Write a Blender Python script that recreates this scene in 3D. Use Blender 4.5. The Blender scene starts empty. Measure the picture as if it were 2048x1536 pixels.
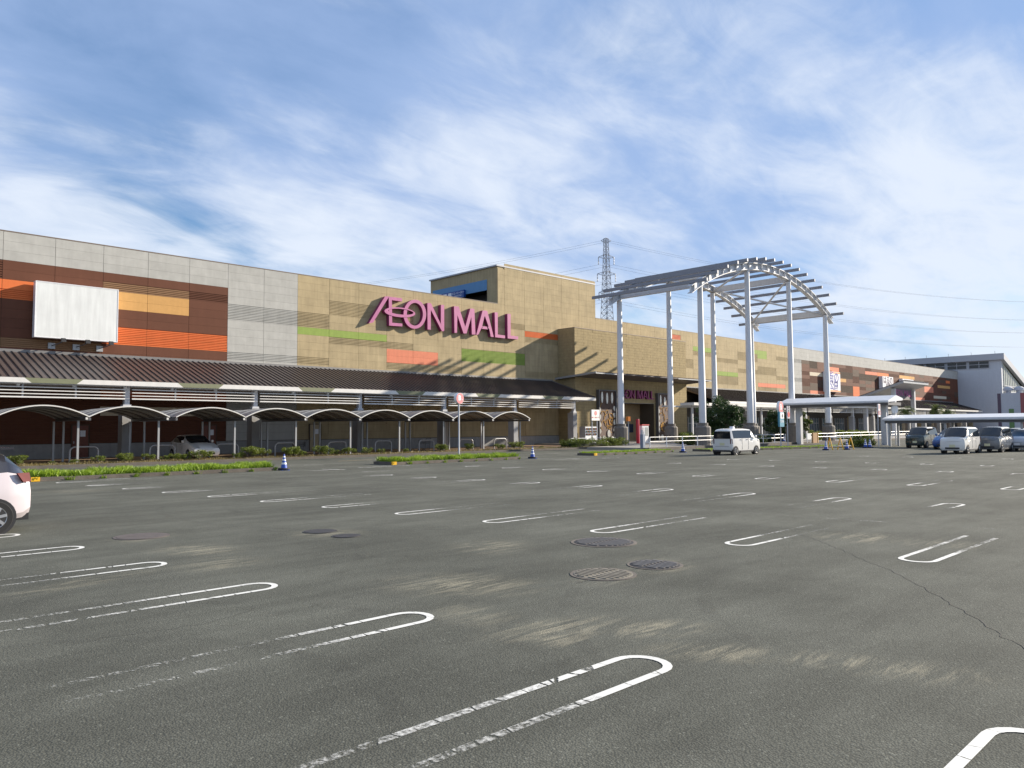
import bpy, bmesh, math, random
from mathutils import Vector, Matrix
random.seed(7)
rad = math.radians
SC = bpy.context.scene
COL = SC.collection

# ------------------------------------------------------------------ camera
# fitted to the photograph: world X runs along the mall front, Y towards it, Z up
IW, IH, FP, HC = 2048.0, 1536.0, 1534.0, 1.8
def _axes():
    u = Vector((2605 - IW/2, 845.5 - IH/2, FP)).normalized()
    d = Vector((1, -math.tan(rad(0.40)), 0))
    n = u.cross(d).normalized()
    if n.y > 0: n = -n
    return u, n.cross(u), n
AX, AY, AZ = _axes()
cam_d = bpy.data.cameras.new('camera'); cam = bpy.data.objects.new('camera', cam_d); COL.objects.link(cam)
cam_d.sensor_width = 36.0; cam_d.lens = 36.0*FP/IW; cam_d.clip_start = 0.05; cam_d.clip_end = 6000
_r = Vector((AX.x, AY.x, AZ.x)); _u = -Vector((AX.y, AY.y, AZ.y)); _f = Vector((AX.z, AY.z, AZ.z))
cam.matrix_world = Matrix(((_r.x, _u.x, -_f.x, 0), (_r.y, _u.y, -_f.y, 0), (_r.z, _u.z, -_f.z, HC), (0, 0, 0, 1)))
SC.camera = cam
def ray(px, py):
    v = Vector((px - IW/2, py - IH/2, FP))
    return Vector((AX.dot(v), AY.dot(v), AZ.dot(v)))
def GP(px, py, z=0.0):
    r = ray(px, py); t = (z - HC)/r.z; return Vector((r.x*t, r.y*t, z))
def YP(px, py, Y):
    r = ray(px, py); t = Y/r.y; return Vector((r.x*t, Y, HC + r.z*t))
def XR(px, py=800):
    r = ray(px, py); return r.x/r.y

# ------------------------------------------------------------------ light
SUN_DIR = Vector((6.47, -2.41, 2.83)).normalized()          # from the shadow of the entrance block
SUN_EL = math.asin(SUN_DIR.z); SUN_AZ = math.atan2(SUN_DIR.x, SUN_DIR.y)
world = bpy.data.worlds.new('World'); SC.world = world; world.use_nodes = True
def build_world():
    nt = world.node_tree; N = nt.nodes; L = nt.links; N.clear()
    out = N.new('ShaderNodeOutputWorld'); bg = N.new('ShaderNodeBackground')
    sky = N.new('ShaderNodeTexSky'); sky.sky_type = 'NISHITA'; sky.sun_disc = False
    sky.sun_elevation = SUN_EL; sky.sun_rotation = SUN_AZ
    sky.air_density = 1.0; sky.dust_density = 0.15; sky.ozone_density = 3.0; sky.altitude = 20
    bg.inputs['Strength'].default_value = SKY_STRENGTH
    tc = N.new('ShaderNodeTexCoord'); sep = N.new('ShaderNodeSeparateXYZ'); L.new(tc.outputs['Generated'], sep.inputs[0])
    def math_(op, a, b=None, clamp=False):
        m = N.new('ShaderNodeMath'); m.operation = op; m.use_clamp = clamp
        for i, q in enumerate((a, b)):
            if q is None: continue
            if isinstance(q, (int, float)): m.inputs[i].default_value = q
            else: L.new(q, m.inputs[i])
        return m.outputs[0]
    z = math_('MAXIMUM', sep.outputs['Z'], 0.0)
    zz = math_('ADD', z, 0.22)
    cu = math_('DIVIDE', sep.outputs['X'], zz); cv = math_('DIVIDE', sep.outputs['Y'], zz)
    cmb = N.new('ShaderNodeCombineXYZ'); L.new(cu, cmb.inputs[0]); L.new(cv, cmb.inputs[1])
    def noise(scale, detail, rough, dist, loc, rot, sc):
        mp = N.new('ShaderNodeMapping'); L.new(cmb.outputs[0], mp.inputs['Vector'])
        mp.inputs['Location'].default_value = loc; mp.inputs['Rotation'].default_value = (0, 0, rad(rot)); mp.inputs['Scale'].default_value = sc
        n = N.new('ShaderNodeTexNoise'); L.new(mp.outputs[0], n.inputs['Vector'])
        n.inputs['Scale'].default_value = scale; n.inputs['Detail'].default_value = detail
        n.inputs['Roughness'].default_value = rough; n.inputs['Distortion'].default_value = dist
        return n.outputs['Fac']
    def mapr(v, a, b, c, d):
        m = N.new('ShaderNodeMapRange'); m.interpolation_type = 'SMOOTHSTEP'; L.new(v, m.inputs['Value'])
        for i, q in zip((1, 2, 3, 4), (a, b, c, d)): m.inputs[i].default_value = q
        return m.outputs[0]
    def lay(col, fac, rgb):
        m = N.new('ShaderNodeMix'); m.data_type = 'RGBA'; L.new(fac, m.inputs['Factor']); L.new(col, m.inputs['A']); m.inputs['B'].default_value = rgb; return m.outputs['Result']
    hs = N.new('ShaderNodeHueSaturation'); hs.inputs['Saturation'].default_value = SKY_SAT; hs.inputs['Value'].default_value = SKY_VAL; L.new(sky.outputs[0], hs.inputs['Color'])
    # thin high veil, then broken white sheets with feathered wisps
    veil = mapr(math_('ADD', math_('MULTIPLY', noise(0.8, 4.0, 0.5, 0.2, VEIL[0], 30, (0.9, 1.1, 1)), .78), math_('MULTIPLY', noise(2.6, 7.0, 0.6, 0.3, (2, 5, 0), 20, (0.8, 1.2, 1)), .22)), VEIL[1], VEIL[2], 0.0, VEIL[3])
    s1 = noise(0.95, 4.0, 0.5, 0.3, SHEET[0], 40, (0.9, 1.1, 1)); s2 = noise(2.8, 10.0, 0.58, 0.5, SHEET[0], 35, (0.8, 1.2, 1)); s3 = noise(7.0, 9.0, 0.62, 0.8, (7.7, 4.4, 0), 60, (0.55, 1.3, 1))
    s = math_('ADD', math_('MULTIPLY', s1, .52), math_('ADD', math_('MULTIPLY', s2, .34), math_('MULTIPLY', s3, .14)))
    s = math_('ADD', s, mapr(z, 0.18, 0.52, LOWC, 0.0))          # sheets pile up towards the horizon
    sheet = mapr(s, SHEET[1], SHEET[2], 0.0, SHEET[3])
    c = lay(hs.outputs[0], veil, CLOUD_B); c = lay(c, sheet, CLOUD_A)
    L.new(c, bg.inputs['Color']); L.new(bg.outputs[0], out.inputs['Surface'])
SKY_STRENGTH = 0.08; SKY_SAT = 1.32; SKY_VAL = 0.9; LOWC = 0.08
CLOUD_A = (5.5, 6.0, 6.8, 1); CLOUD_B = (2.75, 3.7, 5.7, 1)
VEIL = ((10.7, 15.1, 0), 0.28, 0.56, 0.85)
SHEET = ((14.1, 7.7, 0), 0.45, 0.66, 0.92)
build_world()
sun_d = bpy.data.lights.new('sun', 'SUN'); sun = bpy.data.objects.new('sun', sun_d); COL.objects.link(sun)
sun_d.energy = 5.0; sun_d.angle = rad(0.6); sun_d.color = (1.0, 0.89, 0.74)
sun.rotation_euler = SUN_DIR.to_track_quat('Z', 'Y').to_euler(); sun.location = (60, -40, 60)
SC.view_settings.view_transform = 'Standard'; SC.view_settings.look = 'None'
SC.view_settings.exposure = 0.91; SC.view_settings.gamma = 1.0; SC.view_settings.use_curve_mapping = False

# ------------------------------------------------------------------ materials
MATS = {}
def srgb(r, g, b):
    return tuple(((c/255)/12.92 if c/255 <= 0.04045 else ((c/255 + 0.055)/1.055)**2.4) for c in (r, g, b))
def mat(name, col, rough=0.6, metal=0.0, var=0.0, vscale=3.0, bump=0.0, bscale=40.0, streak=0.0, emit=None, alpha=None, spec=None, rnd=0.0, obj_space=False, vcol2=None, coat=0.0):
    """principled material; var = blotchy colour variation, streak = vertical rain streaks, rnd = per-object value change"""
    if name in MATS: return MATS[name]
    m = bpy.data.materials.new(name); m.use_nodes = True; nt = m.node_tree; N = nt.nodes; L = nt.links
    b = N['Principled BSDF']; b.inputs['Roughness'].default_value = rough; b.inputs['Metallic'].default_value = metal
    if spec is not None: b.inputs['Specular IOR Level'].default_value = spec
    if coat: b.inputs['Coat Weight'].default_value = coat; b.inputs['Coat Roughness'].default_value = 0.05
    c4 = (*col, 1); b.inputs['Base Color'].default_value = c4
    src = None
    geo = N.new('ShaderNodeTexCoord') if obj_space else N.new('ShaderNodeNewGeometry')
    pos = geo.outputs['Object'] if obj_space else geo.outputs['Position']
    def nz(scale, vec=None, detail=6):
        n = N.new('ShaderNodeTexNoise'); n.inputs['Scale'].default_value = scale; n.inputs['Detail'].default_value = detail
        n.inputs['Roughness'].default_value = 0.6; L.new(vec or pos, n.inputs['Vector']); return n.outputs['Fac']
    if var or streak or rnd:
        val = None
        def addv(fac, amt):
            nonlocal val
            mr = N.new('ShaderNodeMapRange'); L.new(fac, mr.inputs['Value']); mr.inputs[1].default_value = 0.25; mr.inputs[2].default_value = 0.75
            mr.inputs[3].default_value = 1 - amt; mr.inputs[4].default_value = 1 + amt
            if val is None: val = mr.outputs[0]
            else:
                mm = N.new('ShaderNodeMath'); mm.operation = 'MULTIPLY'; L.new(val, mm.inputs[0]); L.new(mr.outputs[0], mm.inputs[1]); val = mm.outputs[0]
        if var: addv(nz(vscale), var)
        if streak:
            mp = N.new('ShaderNodeMapping'); L.new(pos, mp.inputs['Vector']); mp.inputs['Scale'].default_value = (2.2, 2.2, 0.22)
            addv(nz(1.6, mp.outputs[0], 8), streak)
        if rnd:
            oi = N.new('ShaderNodeObjectInfo'); addv(oi.outputs['Random'], rnd)
        mx = N.new('ShaderNodeVectorMath'); mx.operation = 'SCALE'; mx.inputs[0].default_value = col; L.new(val, mx.inputs['Scale'])
        L.new(mx.outputs[0], b.inputs['Base Color'])
    if bump:
        bp = N.new('ShaderNodeBump'); bp.inputs['Strength'].default_value = bump; bp.inputs['Distance'].default_value = 0.02
        L.new(nz(bscale), bp.inputs['Height']); L.new(bp.outputs[0], b.inputs['Normal'])
    if emit: b.inputs['Emission Color'].default_value = (*emit[0], 1); b.inputs['Emission Strength'].default_value = emit[1]
    MATS[name] = m
    return m
def leafmat(name, col, col2):
    if name in MATS: return MATS[name]
    m = bpy.data.materials.new(name); m.use_nodes = True; nt = m.node_tree; N = nt.nodes; L = nt.links
    b = N['Principled BSDF']; b.inputs['Roughness'].default_value = 0.55
    g = N.new('ShaderNodeNewGeometry'); oi = N.new('ShaderNodeObjectInfo')
    n = N.new('ShaderNodeTexNoise'); n.inputs['Scale'].default_value = 2.3; L.new(g.outputs['Position'], n.inputs['Vector'])
    ad = N.new('ShaderNodeMath'); ad.operation = 'ADD'; L.new(n.outputs['Fac'], ad.inputs[0])
    rr = N.new('ShaderNodeMath'); rr.operation = 'MULTIPLY_ADD'; L.new(g.outputs['Random Per Island'], rr.inputs[0]); rr.inputs[1].default_value = 0.5; rr.inputs[2].default_value = -0.25
    L.new(rr.outputs[0], ad.inputs[1])
    mx = N.new('ShaderNodeMix'); mx.data_type = 'RGBA'; mx.inputs['A'].default_value = (*col, 1); mx.inputs['B'].default_value = (*col2, 1)
    L.new(ad.outputs[0], mx.inputs['Factor']); L.new(mx.outputs['Result'], b.inputs['Base Color'])
    tr = N.new('ShaderNodeBsdfTranslucent'); L.new(mx.outputs['Result'], tr.inputs['Color'])
    ms = N.new('ShaderNodeMixShader'); ms.inputs[0].default_value = 0.3; L.new(b.outputs[0], ms.inputs[1]); L.new(tr.outputs[0], ms.inputs[2])
    L.new(ms.outputs[0], N['Material Output'].inputs['Surface'])
    MATS[name] = m; return m

PC = {  # cladding colours
 'G': mat('panel_grey', (.405, .402, .375), .8, spec=.2, var=.10, vscale=1.2, streak=.07, bump=.25, bscale=30, rnd=.025),
 'B': mat('panel_brown', (.122, .049, .029), .75, spec=.2, var=.07, vscale=1.0, streak=.05, bump=.2, bscale=30, rnd=.03),
 'D': mat('panel_dark_brown', (.085, .055, .038), .75, spec=.2, var=.07, streak=.05, bump=.2, rnd=.04),
 'O': mat('panel_orange', (.66, .165, .05), .7, spec=.2, var=.06, vscale=1.0, streak=.05, bump=.2, rnd=.02),
 'Y': mat('panel_ochre', (.55, .31, .11), .75, spec=.2, var=.06, streak=.06, bump=.2, rnd=.02),
 'b': mat('panel_beige', (.385, .310, .184), .8, spec=.2, var=.13, vscale=.9, streak=.15, bump=.3, bscale=28, rnd=.03),
 'E': mat('panel_green', (.25, .335, .08), .75, spec=.2, var=.08, streak=.07, bump=.2, rnd=.02),
 'S': mat('panel_salmon', (.64, .22, .13), .75, spec=.2, var=.07, streak=.07, bump=.2, rnd=.02),
 'C': mat('panel_cream', (.57, .50, .38), .75, spec=.2, var=.06, streak=.06, bump=.2, rnd=.02),
 'o': mat('panel_rib_ochre', (.24, .13, .06), .75, var=.06, streak=.05, bump=.2),
}
JOINT = mat('joint_dark', (.075, .058, .042), .9)
ROOFM = mat('roof_metal', (.10, .078, .070), .45, metal=.25, var=.10, vscale=.8, streak=.08)
ROOFS = mat('roof_seam', (.045, .036, .034), .5, metal=.2)
WHITE = mat('white_paint', (.64, .63, .60), .5, var=.05, vscale=1.5, streak=.06)
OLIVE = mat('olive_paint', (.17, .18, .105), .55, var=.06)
STEEL = mat('grey_steel', (.36, .37, .38), .45, metal=.35, var=.06)
STEELD = mat('dark_steel', (.12, .12, .13), .5, metal=.3)
LGREY = mat('light_grey_paint', (.50, .51, .53), .5, var=.06, streak=.05)
PERG = mat('pergola_white', (.60, .61, .63), .42, var=.05, vscale=.6, streak=.08)
FINM = mat('fin_grey', (.20, .21, .24), .42, metal=.25, var=.06)
CONC = mat('concrete', (.33, .315, .29), .85, var=.18, vscale=2.2, bump=.4, bscale=18)
CONCD = mat('concrete_dark', (.115, .10, .085), .9, var=.25, vscale=2.5, bump=.5, bscale=14)
CONCB = mat('pier_concrete', (.30, .30, .30), .85, var=.10, vscale=1.4, streak=.08)
STONE = mat('pedestal_stone', (.155, .14, .125), .8, var=.18, vscale=3.5, bump=.3, bscale=25)
GLASS = mat('dark_glass', (.02, .025, .03), .08, spec=.4)
GLASSB = mat('blue_glass', (.10, .14, .16), .08, spec=.8)
BLACK = mat('black_rubber', (.018, .018, .019), .8)
BLKP = mat('black_plastic', (.025, .025, .027), .5)
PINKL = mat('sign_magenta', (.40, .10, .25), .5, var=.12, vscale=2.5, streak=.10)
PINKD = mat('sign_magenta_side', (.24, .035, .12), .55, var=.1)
def worn_paint():
    m = bpy.data.materials.new('worn_road_paint'); m.use_nodes = True; nt = m.node_tree; N = nt.nodes; L = nt.links
    b = N['Principled BSDF']; b.inputs['Roughness'].default_value = .75; b.inputs['Base Color'].default_value = (.66, .66, .62, 1)
    g = N.new('ShaderNodeNewGeometry'); oi = N.new('ShaderNodeObjectInfo')
    def nz(s, d, r=.6):
        n = N.new('ShaderNodeTexNoise'); n.inputs['Scale'].default_value = s; n.inputs['Detail'].default_value = d; n.inputs['Roughness'].default_value = r
        L.new(g.outputs['Position'], n.inputs['Vector']); return n.outputs['Fac']
    def mth(op, a, c):
        q = N.new('ShaderNodeMath'); q.operation = op
        for i, x in enumerate((a, c)):
            if isinstance(x, (int, float)): q.inputs[i].default_value = x
            else: L.new(x, q.inputs[i])
        return q.outputs[0]
    s = mth('ADD', mth('MULTIPLY', nz(1.1, 3), .40), mth('MULTIPLY', nz(26, 9, .75), .85))
    at = N.new('ShaderNodeAttribute'); at.attribute_name = 'wear'
    s = mth('ADD', s, mth('MULTIPLY', at.outputs['Fac'], .42))
    # transverse cracks across the line
    sx = N.new('ShaderNodeSeparateXYZ'); L.new(g.outputs['Position'], sx.inputs[0])
    wv = N.new('ShaderNodeTexVoronoi'); wv.feature = 'DISTANCE_TO_EDGE'; wv.inputs['Scale'].default_value = 3.4; wv.inputs['Randomness'].default_value = .9
    mpv = N.new('ShaderNodeMapping'); mpv.inputs['Scale'].default_value = (1.0, .25, 1); L.new(g.outputs['Position'], mpv.inputs['Vector']); L.new(mpv.outputs[0], wv.inputs['Vector'])
    cr = N.new('ShaderNodeMapRange'); L.new(wv.outputs['Distance'], cr.inputs['Value']); cr.inputs[1].default_value = .006; cr.inputs[2].default_value = .022; cr.inputs[3].default_value = -.35; cr.inputs[4].default_value = 0
    s = mth('ADD', s, cr.outputs[0])
    mr = N.new('ShaderNodeMapRange'); L.new(s, mr.inputs['Value']); mr.inputs[1].default_value = .59; mr.inputs[2].default_value = .80
    tr = N.new('ShaderNodeBsdfTransparent'); ms = N.new('ShaderNodeMixShader'); L.new(mr.outputs[0], ms.inputs[0]); L.new(tr.outputs[0], ms.inputs[1]); L.new(b.outputs[0], ms.inputs[2])
    L.new(ms.outputs[0], N['Material Output'].inputs['Surface'])
    return m
PAINT = worn_paint()
LEAF1 = leafmat('leaf_yellow_green', (.055, .085, .010), (.20, .24, .03))
LEAF2 = leafmat('leaf_dark_green', (.018, .045, .014), (.060, .10, .025))
LEAF3 = leafmat('leaf_mid_green', (.045, .075, .015), (.13, .16, .035))
GRASSM = leafmat('grass_green', (.10, .19, .010), (.32, .44, .03))
DRYG = leafmat('dry_grass', (.12, .105, .035), (.28, .22, .09))
BARK = mat('bark', (.11, .085, .065), .9, var=.25, vscale=6, bump=.5)
SOIL = mat('soil', (.17, .135, .07), .95, var=.3, vscale=2.0, bump=.5, bscale=20)
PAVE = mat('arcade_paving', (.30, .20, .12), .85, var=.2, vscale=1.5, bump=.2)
PLAZA = mat('plaza_paving', (.30, .28, .25), .85, var=.15, vscale=.8, bump=.2)

# ------------------------------------------------------------------ mesh helpers
WL = {}
class MB:
    def __init__(s): s.v = []; s.f = []; s.m = []
    def add(s, vs, fs, mi=0):
        o = len(s.v); s.v += [tuple(p) for p in vs]
        for f in fs: s.f.append(tuple(i + o for i in f)); s.m.append(mi)
        return s
    def box(s, x0, y0, z0, x1, y1, z1, mi=0):
        return s.add([(x0,y0,z0),(x1,y0,z0),(x1,y1,z0),(x0,y1,z0),(x0,y0,z1),(x1,y0,z1),(x1,y1,z1),(x0,y1,z1)],
            [(3,2,1,0),(4,5,6,7),(0,1,5,4),(1,2,6,5),(2,3,7,6),(3,0,4,7)], mi)
    def bar(s, a, b, w, h, mi=0, up=(0,0,1)):
        a = Vector(a); b = Vector(b); d = (b - a).normalized(); up = Vector(up)
        if abs(d.dot(up)) > .98: up = Vector((1,0,0))
        sx = d.cross(up).normalized()*(w/2); uz = sx.cross(d).normalized()*(h/2)
        P = [a-sx-uz, a+sx-uz, a+sx+uz, a-sx+uz, b-sx-uz, b+sx-uz, b+sx+uz, b-sx+uz]
        return s.add(P, [(0,1,2,3),(7,6,5,4),(0,4,5,1),(1,5,6,2),(2,6,7,3),(3,7,4,0)], mi)
    def tube(s, pts, r, n=8, mi=0, cap=True):
        pts = [Vector(p) for p in pts]; rs = r if isinstance(r, (list, tuple)) else [r]*len(pts)
        rings = []; o = len(s.v); ref = None
        for i, p in enumerate(pts):
            d = (pts[min(i+1, len(pts)-1)] - pts[max(i-1, 0)]).normalized()
            if ref is None: ref = Vector((0,0,1)) if abs(d.z) < .9 else Vector((1,0,0))
            a = d.cross(ref)
            if a.length < 1e-5: a = d.orthogonal()
            a.normalize(); b = a.cross(d).normalized(); ref = b
            for k in range(n):
                t = 2*math.pi*k/n; s.v.append(tuple(p + (a*math.cos(t) + b*math.sin(t))*rs[i]))
        for i in range(len(pts)-1):
            for k in range(n):
                k2 = (k+1) % n; s.f.append((o+i*n+k, o+i*n+k2, o+(i+1)*n+k2, o+(i+1)*n+k)); s.m.append(mi)
        if cap:
            s.f.append(tuple(o+k for k in reversed(range(n)))); s.m.append(mi)
            e = o+(len(pts)-1)*n; s.f.append(tuple(e+k for k in range(n))); s.m.append(mi)
        return s
    def lathe(s, prof, c=(0,0,0), n=16, mi=0, axis='z'):
        o = len(s.v); c = Vector(c)
        for r, h in prof:
            for k in range(n):
                t = 2*math.pi*k/n
                p = Vector((r*math.cos(t), r*math.sin(t), h)) if axis == 'z' else Vector((r*math.cos(t), h, r*math.sin(t)))
                s.v.append(tuple(c+p))
        for i in range(len(prof)-1):
            for k in range(n):
                k2 = (k+1) % n; s.f.append((o+i*n+k, o+i*n+k2, o+(i+1)*n+k2, o+(i+1)*n+k)); s.m.append(mi)
        s.f.append(tuple(o+k for k in range(n))); s.m.append(mi)
        e = o+(len(prof)-1)*n; s.f.append(tuple(e+k for k in range(n))); s.m.append(mi)
        return s
    def prism(s, pts, vec, mi=0, mi_side=None):
        pts = [Vector(p) for p in pts]; vec = Vector(vec); n = len(pts); o = len(s.v)
        s.v += [tuple(p) for p in pts] + [tuple(p+vec) for p in pts]
        s.f.append(tuple(o+i for i in range(n))); s.m.append(mi)
        s.f.append(tuple(o+n+i for i in reversed(range(n)))); s.m.append(mi)
        for i in range(n):
            j = (i+1) % n; s.f.append((o+i, o+n+i, o+n+j, o+j)); s.m.append(mi if mi_side is None else mi_side)
        return s
    def mesh(s, name, mats, org=(0,0,0), smooth=False, fix=True):
        me = bpy.data.meshes.new(name); ox, oy, oz = org
        me.from_pydata([(x-ox, y-oy, z-oz) for x, y, z in s.v], [], s.f)
        for m in (mats if isinstance(mats, (list, tuple)) else [mats]): me.materials.append(m)
        me.polygons.foreach_set('material_index', s.m)
        if fix:
            bm = bmesh.new(); bm.from_mesh(me); bmesh.ops.recalc_face_normals(bm, faces=bm.faces); bm.to_mesh(me); bm.free()
        if smooth:
            me.polygons.foreach_set('use_smooth', [True]*len(me.polygons)); me.set_sharp_from_angle(angle=rad(38))
        me.update(); return me
    def build(s, name, mats, parent=None, local=False, smooth=False, org=None, fix=True):
        """world coordinates, moved into the parent's frame (unless local)"""
        if local: o_ = (0,0,0)
        elif org is not None: o_ = org
        elif parent is not None: o_ = WL[parent.name]
        else: o_ = base_of(s.v)
        me = s.mesh(name, mats, o_, smooth, fix)
        ob = bpy.data.objects.new(name, me); COL.objects.link(ob)
        if parent is not None:
            ob.parent = parent; WL[ob.name] = WL.get(parent.name, (0,0,0)) if org is None else org
            if org is not None and not local: ob.location = Vector(org) - Vector(WL[parent.name])
        elif not local: ob.location = o_; WL[ob.name] = tuple(o_)
        else: WL[ob.name] = (0,0,0)
        return ob
def base_of(v):
    xs = [p[0] for p in v]; ys = [p[1] for p in v]; zs = [p[2] for p in v]
    return ((min(xs)+max(xs))/2, (min(ys)+max(ys))/2, min(zs))
def tag(o, label=None, cat=None, group=None, kind=None):
    if label: o['label'] = label
    if cat: o['category'] = cat
    if group: o['group'] = group
    if kind: o['kind'] = kind
    return o
def thing(name, loc, label, cat, group=None, rz=0.0):
    e = bpy.data.objects.new(name, None); COL.objects.link(e); e.location = loc; e.rotation_euler = (0,0,rz); e.empty_display_size = .3
    WL[e.name] = tuple(loc); return tag(e, label, cat, group)
def dup(root, loc, rz=0.0, label=None, scale=None):
    def cp(o, par):
        c = o.copy(); COL.objects.link(c)
        if par is not None: c.parent = par
        for ch in o.children: cp(ch, c)
        return c
    r = cp(root, None); r.location = loc; r.rotation_euler = (0,0,rz)
    if scale: r.scale = scale
    if label: r['label'] = label
    return r
def text_mesh(txt, size, name, m, parent, matrix, extrude=.004, align='CENTER', bold=0.0):
    cu = bpy.data.curves.new(name, 'FONT'); cu.body = txt; cu.size = size; cu.extrude = extrude; cu.align_x = align; cu.align_y = 'CENTER'; cu.offset = bold; cu.resolution_u = 3
    tmp = bpy.data.objects.new('tmp_text', cu); COL.objects.link(tmp); bpy.context.view_layer.update()
    me = bpy.data.meshes.new_from_object(tmp.evaluated_get(bpy.context.evaluated_depsgraph_get())); bpy.data.objects.remove(tmp); bpy.data.curves.remove(cu)
    me.name = name; me.materials.clear(); me.materials.append(m)
    me.transform(matrix)
    ob = bpy.data.objects.new(name, me); COL.objects.link(ob); ob.parent = parent; WL[ob.name] = WL.get(parent.name, (0,0,0)); return ob
def face_y(x, y, z):            # text facing the parking lot (-Y), local frame
    return Matrix.Translation((x, y, z)) @ Matrix.Rotation(rad(90), 4, 'X')
# ------------------------------------------------------------------ ground
def asphalt():
    m = bpy.data.materials.new('asphalt'); m.use_nodes = True; nt = m.node_tree; N = nt.nodes; L = nt.links
    b = N['Principled BSDF']; b.inputs['Roughness'].default_value = .92; b.inputs['Specular IOR Level'].default_value = .12
    g = N.new('ShaderNodeNewGeometry'); P = g.outputs['Position']
    def mth(op, a, c=0.0, cl=False):
        q = N.new('ShaderNodeMath'); q.operation = op; q.use_clamp = cl
        for i, x in enumerate((a, c)):
            if isinstance(x, (int, float)): q.inputs[i].default_value = x
            else: L.new(x, q.inputs[i])
        return q.outputs[0]
    def nz(s, d=6, r=.6, sc=None, rot=0, dist=0):
        n = N.new('ShaderNodeTexNoise'); n.inputs['Scale'].default_value = s; n.inputs['Detail'].default_value = d; n.inputs['Roughness'].default_value = r; n.inputs['Distortion'].default_value = dist
        v = P
        if sc:
            mp = N.new('ShaderNodeMapping'); mp.inputs['Scale'].default_value = sc; mp.inputs['Rotation'].default_value = (0,0,rad(rot)); L.new(P, mp.inputs['Vector']); v = mp.outputs[0]
        L.new(v, n.inputs['Vector']); return n.outputs['Fac']
    def mr(v, a, c, d, e):
        q = N.new('ShaderNodeMapRange'); q.interpolation_type = 'SMOOTHSTEP'; L.new(v, q.inputs['Value'])
        for i, x in zip((1,2,3,4), (a,c,d,e)): q.inputs[i].default_value = x
        return q.outputs[0]
    vor = N.new('ShaderNodeTexVoronoi'); vor.inputs['Scale'].default_value = 75; L.new(P, vor.inputs['Vector'])
    agg = mth('MULTIPLY', mr(vor.outputs['Distance'], .1, .75, 1.18, .76), mr(nz(160, 3), .3, .7, .8, 1.2))
    sepc = N.new('ShaderNodeSeparateColor'); L.new(vor.outputs['Color'], sepc.inputs[0])
    spk = mr(sepc.outputs[0], .94, 1.0, 0.0, .6)          # pale stones
    base = mth('MULTIPLY', agg, mth('MULTIPLY', mr(nz(.35, 5), .3, .7, .82, 1.18), mr(nz(1.4, 6, .65, (.5, 1.6, 1), -8), .3, .7, .90, 1.10)))
    # tyre tracks along the aisles: long soft streaks
    base = mth('MULTIPLY', base, mr(nz(.8, 4, .55, (.12, 1.5, 1), 98), .32, .68, .93, 1.07))
    base = mth('ADD', base, spk)
    col = N.new('ShaderNodeVectorMath'); col.operation = 'SCALE'; col.inputs[0].default_value = (.106, .109, .092); L.new(base, col.inputs['Scale'])
    # sand washed into shapes of its own
    acc = None
    for (ax, ay, bx, by, w, amt) in STAINS:
        A = GP(ax, ay); B = GP(bx, by); mid = (A+B)/2; d = B-A; ln = max(d.length/2, .2)
        mp = N.new('ShaderNodeMapping'); mp.vector_type = 'TEXTURE'
        mp.inputs['Location'].default_value = (mid.x, mid.y, 0); mp.inputs['Rotation'].default_value = (0,0,math.atan2(d.y, d.x)); mp.inputs['Scale'].default_value = (ln*1.5, w*1.7, 1)
        L.new(P, mp.inputs['Vector']); le = N.new('ShaderNodeVectorMath'); le.operation = 'LENGTH'; L.new(mp.outputs[0], le.inputs[0])
        v = mr(le.outputs['Value'], 0.0, 1.0, amt, 0.0)
        acc = v if acc is None else mth('MAXIMUM', acc, v)
    str1 = nz(2.2, 10, .72, (.45, 3.2, 1), -10, 1.2); str2 = nz(9.0, 8, .75, (.5, 2.2, 1), 14, .6)
    body_ = mth('MULTIPLY', mr(str1, .42, .62, 0, 1), mr(str2, .30, .62, .25, 1))
    grain = mr(nz(140, 3, .8), .40, .60, .05, 1)
    sm = mth('MULTIPLY', mth('MULTIPLY', mth('MULTIPLY', acc, 1.35), body_), grain, True)
    mx = N.new('ShaderNodeMix'); mx.data_type = 'RGBA'; L.new(sm, mx.inputs['Factor']); L.new(col.outputs[0], mx.inputs['A']); mx.inputs['B'].default_value = (.40, .365, .265, 1)
    L.new(mx.outputs['Result'], b.inputs['Base Color'])
    bp = N.new('ShaderNodeBump'); bp.inputs['Strength'].default_value = .55; bp.inputs['Distance'].default_value = .006; L.new(vor.outputs['Distance'], bp.inputs['Height']); bp.invert = True
    L.new(bp.outputs[0], b.inputs['Normal'])
    return m
STAINS = [(880,1190,945,1150,.75,1.0),(960,1108,1000,1080,.5,.8),(985,1275,1240,1240,.28,.9),(1180,1262,1410,1252,.25,.95),(1050,1270,1180,1285,.2,.9),
 (1300,1300,1560,1310,.22,.85),(1560,1310,1900,1350,.22,.9),(1640,1070,1800,1080,.5,.9),(1800,1080,1960,1095,.5,.5),(345,1110,440,1090,.6,1.0),(370,1125,520,1130,.5,.6),
 (0,1195,300,1140,.22,.7),(1250,1130,1380,1130,.5,.75),(1150,1150,1260,1155,.45,.85),(610,1062,700,1072,.5,.8),(235,1075,330,1075,.6,.6),(2000,1360,1700,1330,.25,.6),
 (60,985,220,980,.6,.5),(900,1210,1000,1250,.3,.55)]
ASPH = asphalt()
g = MB(); g.add([(-900,-300,0),(1500,-300,0),(1500,1800,0),(-900,1800,0)], [(0,1,2,3)])
ground = tag(g.build('ground', ASPH, local=True), kind='structure')

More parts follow.
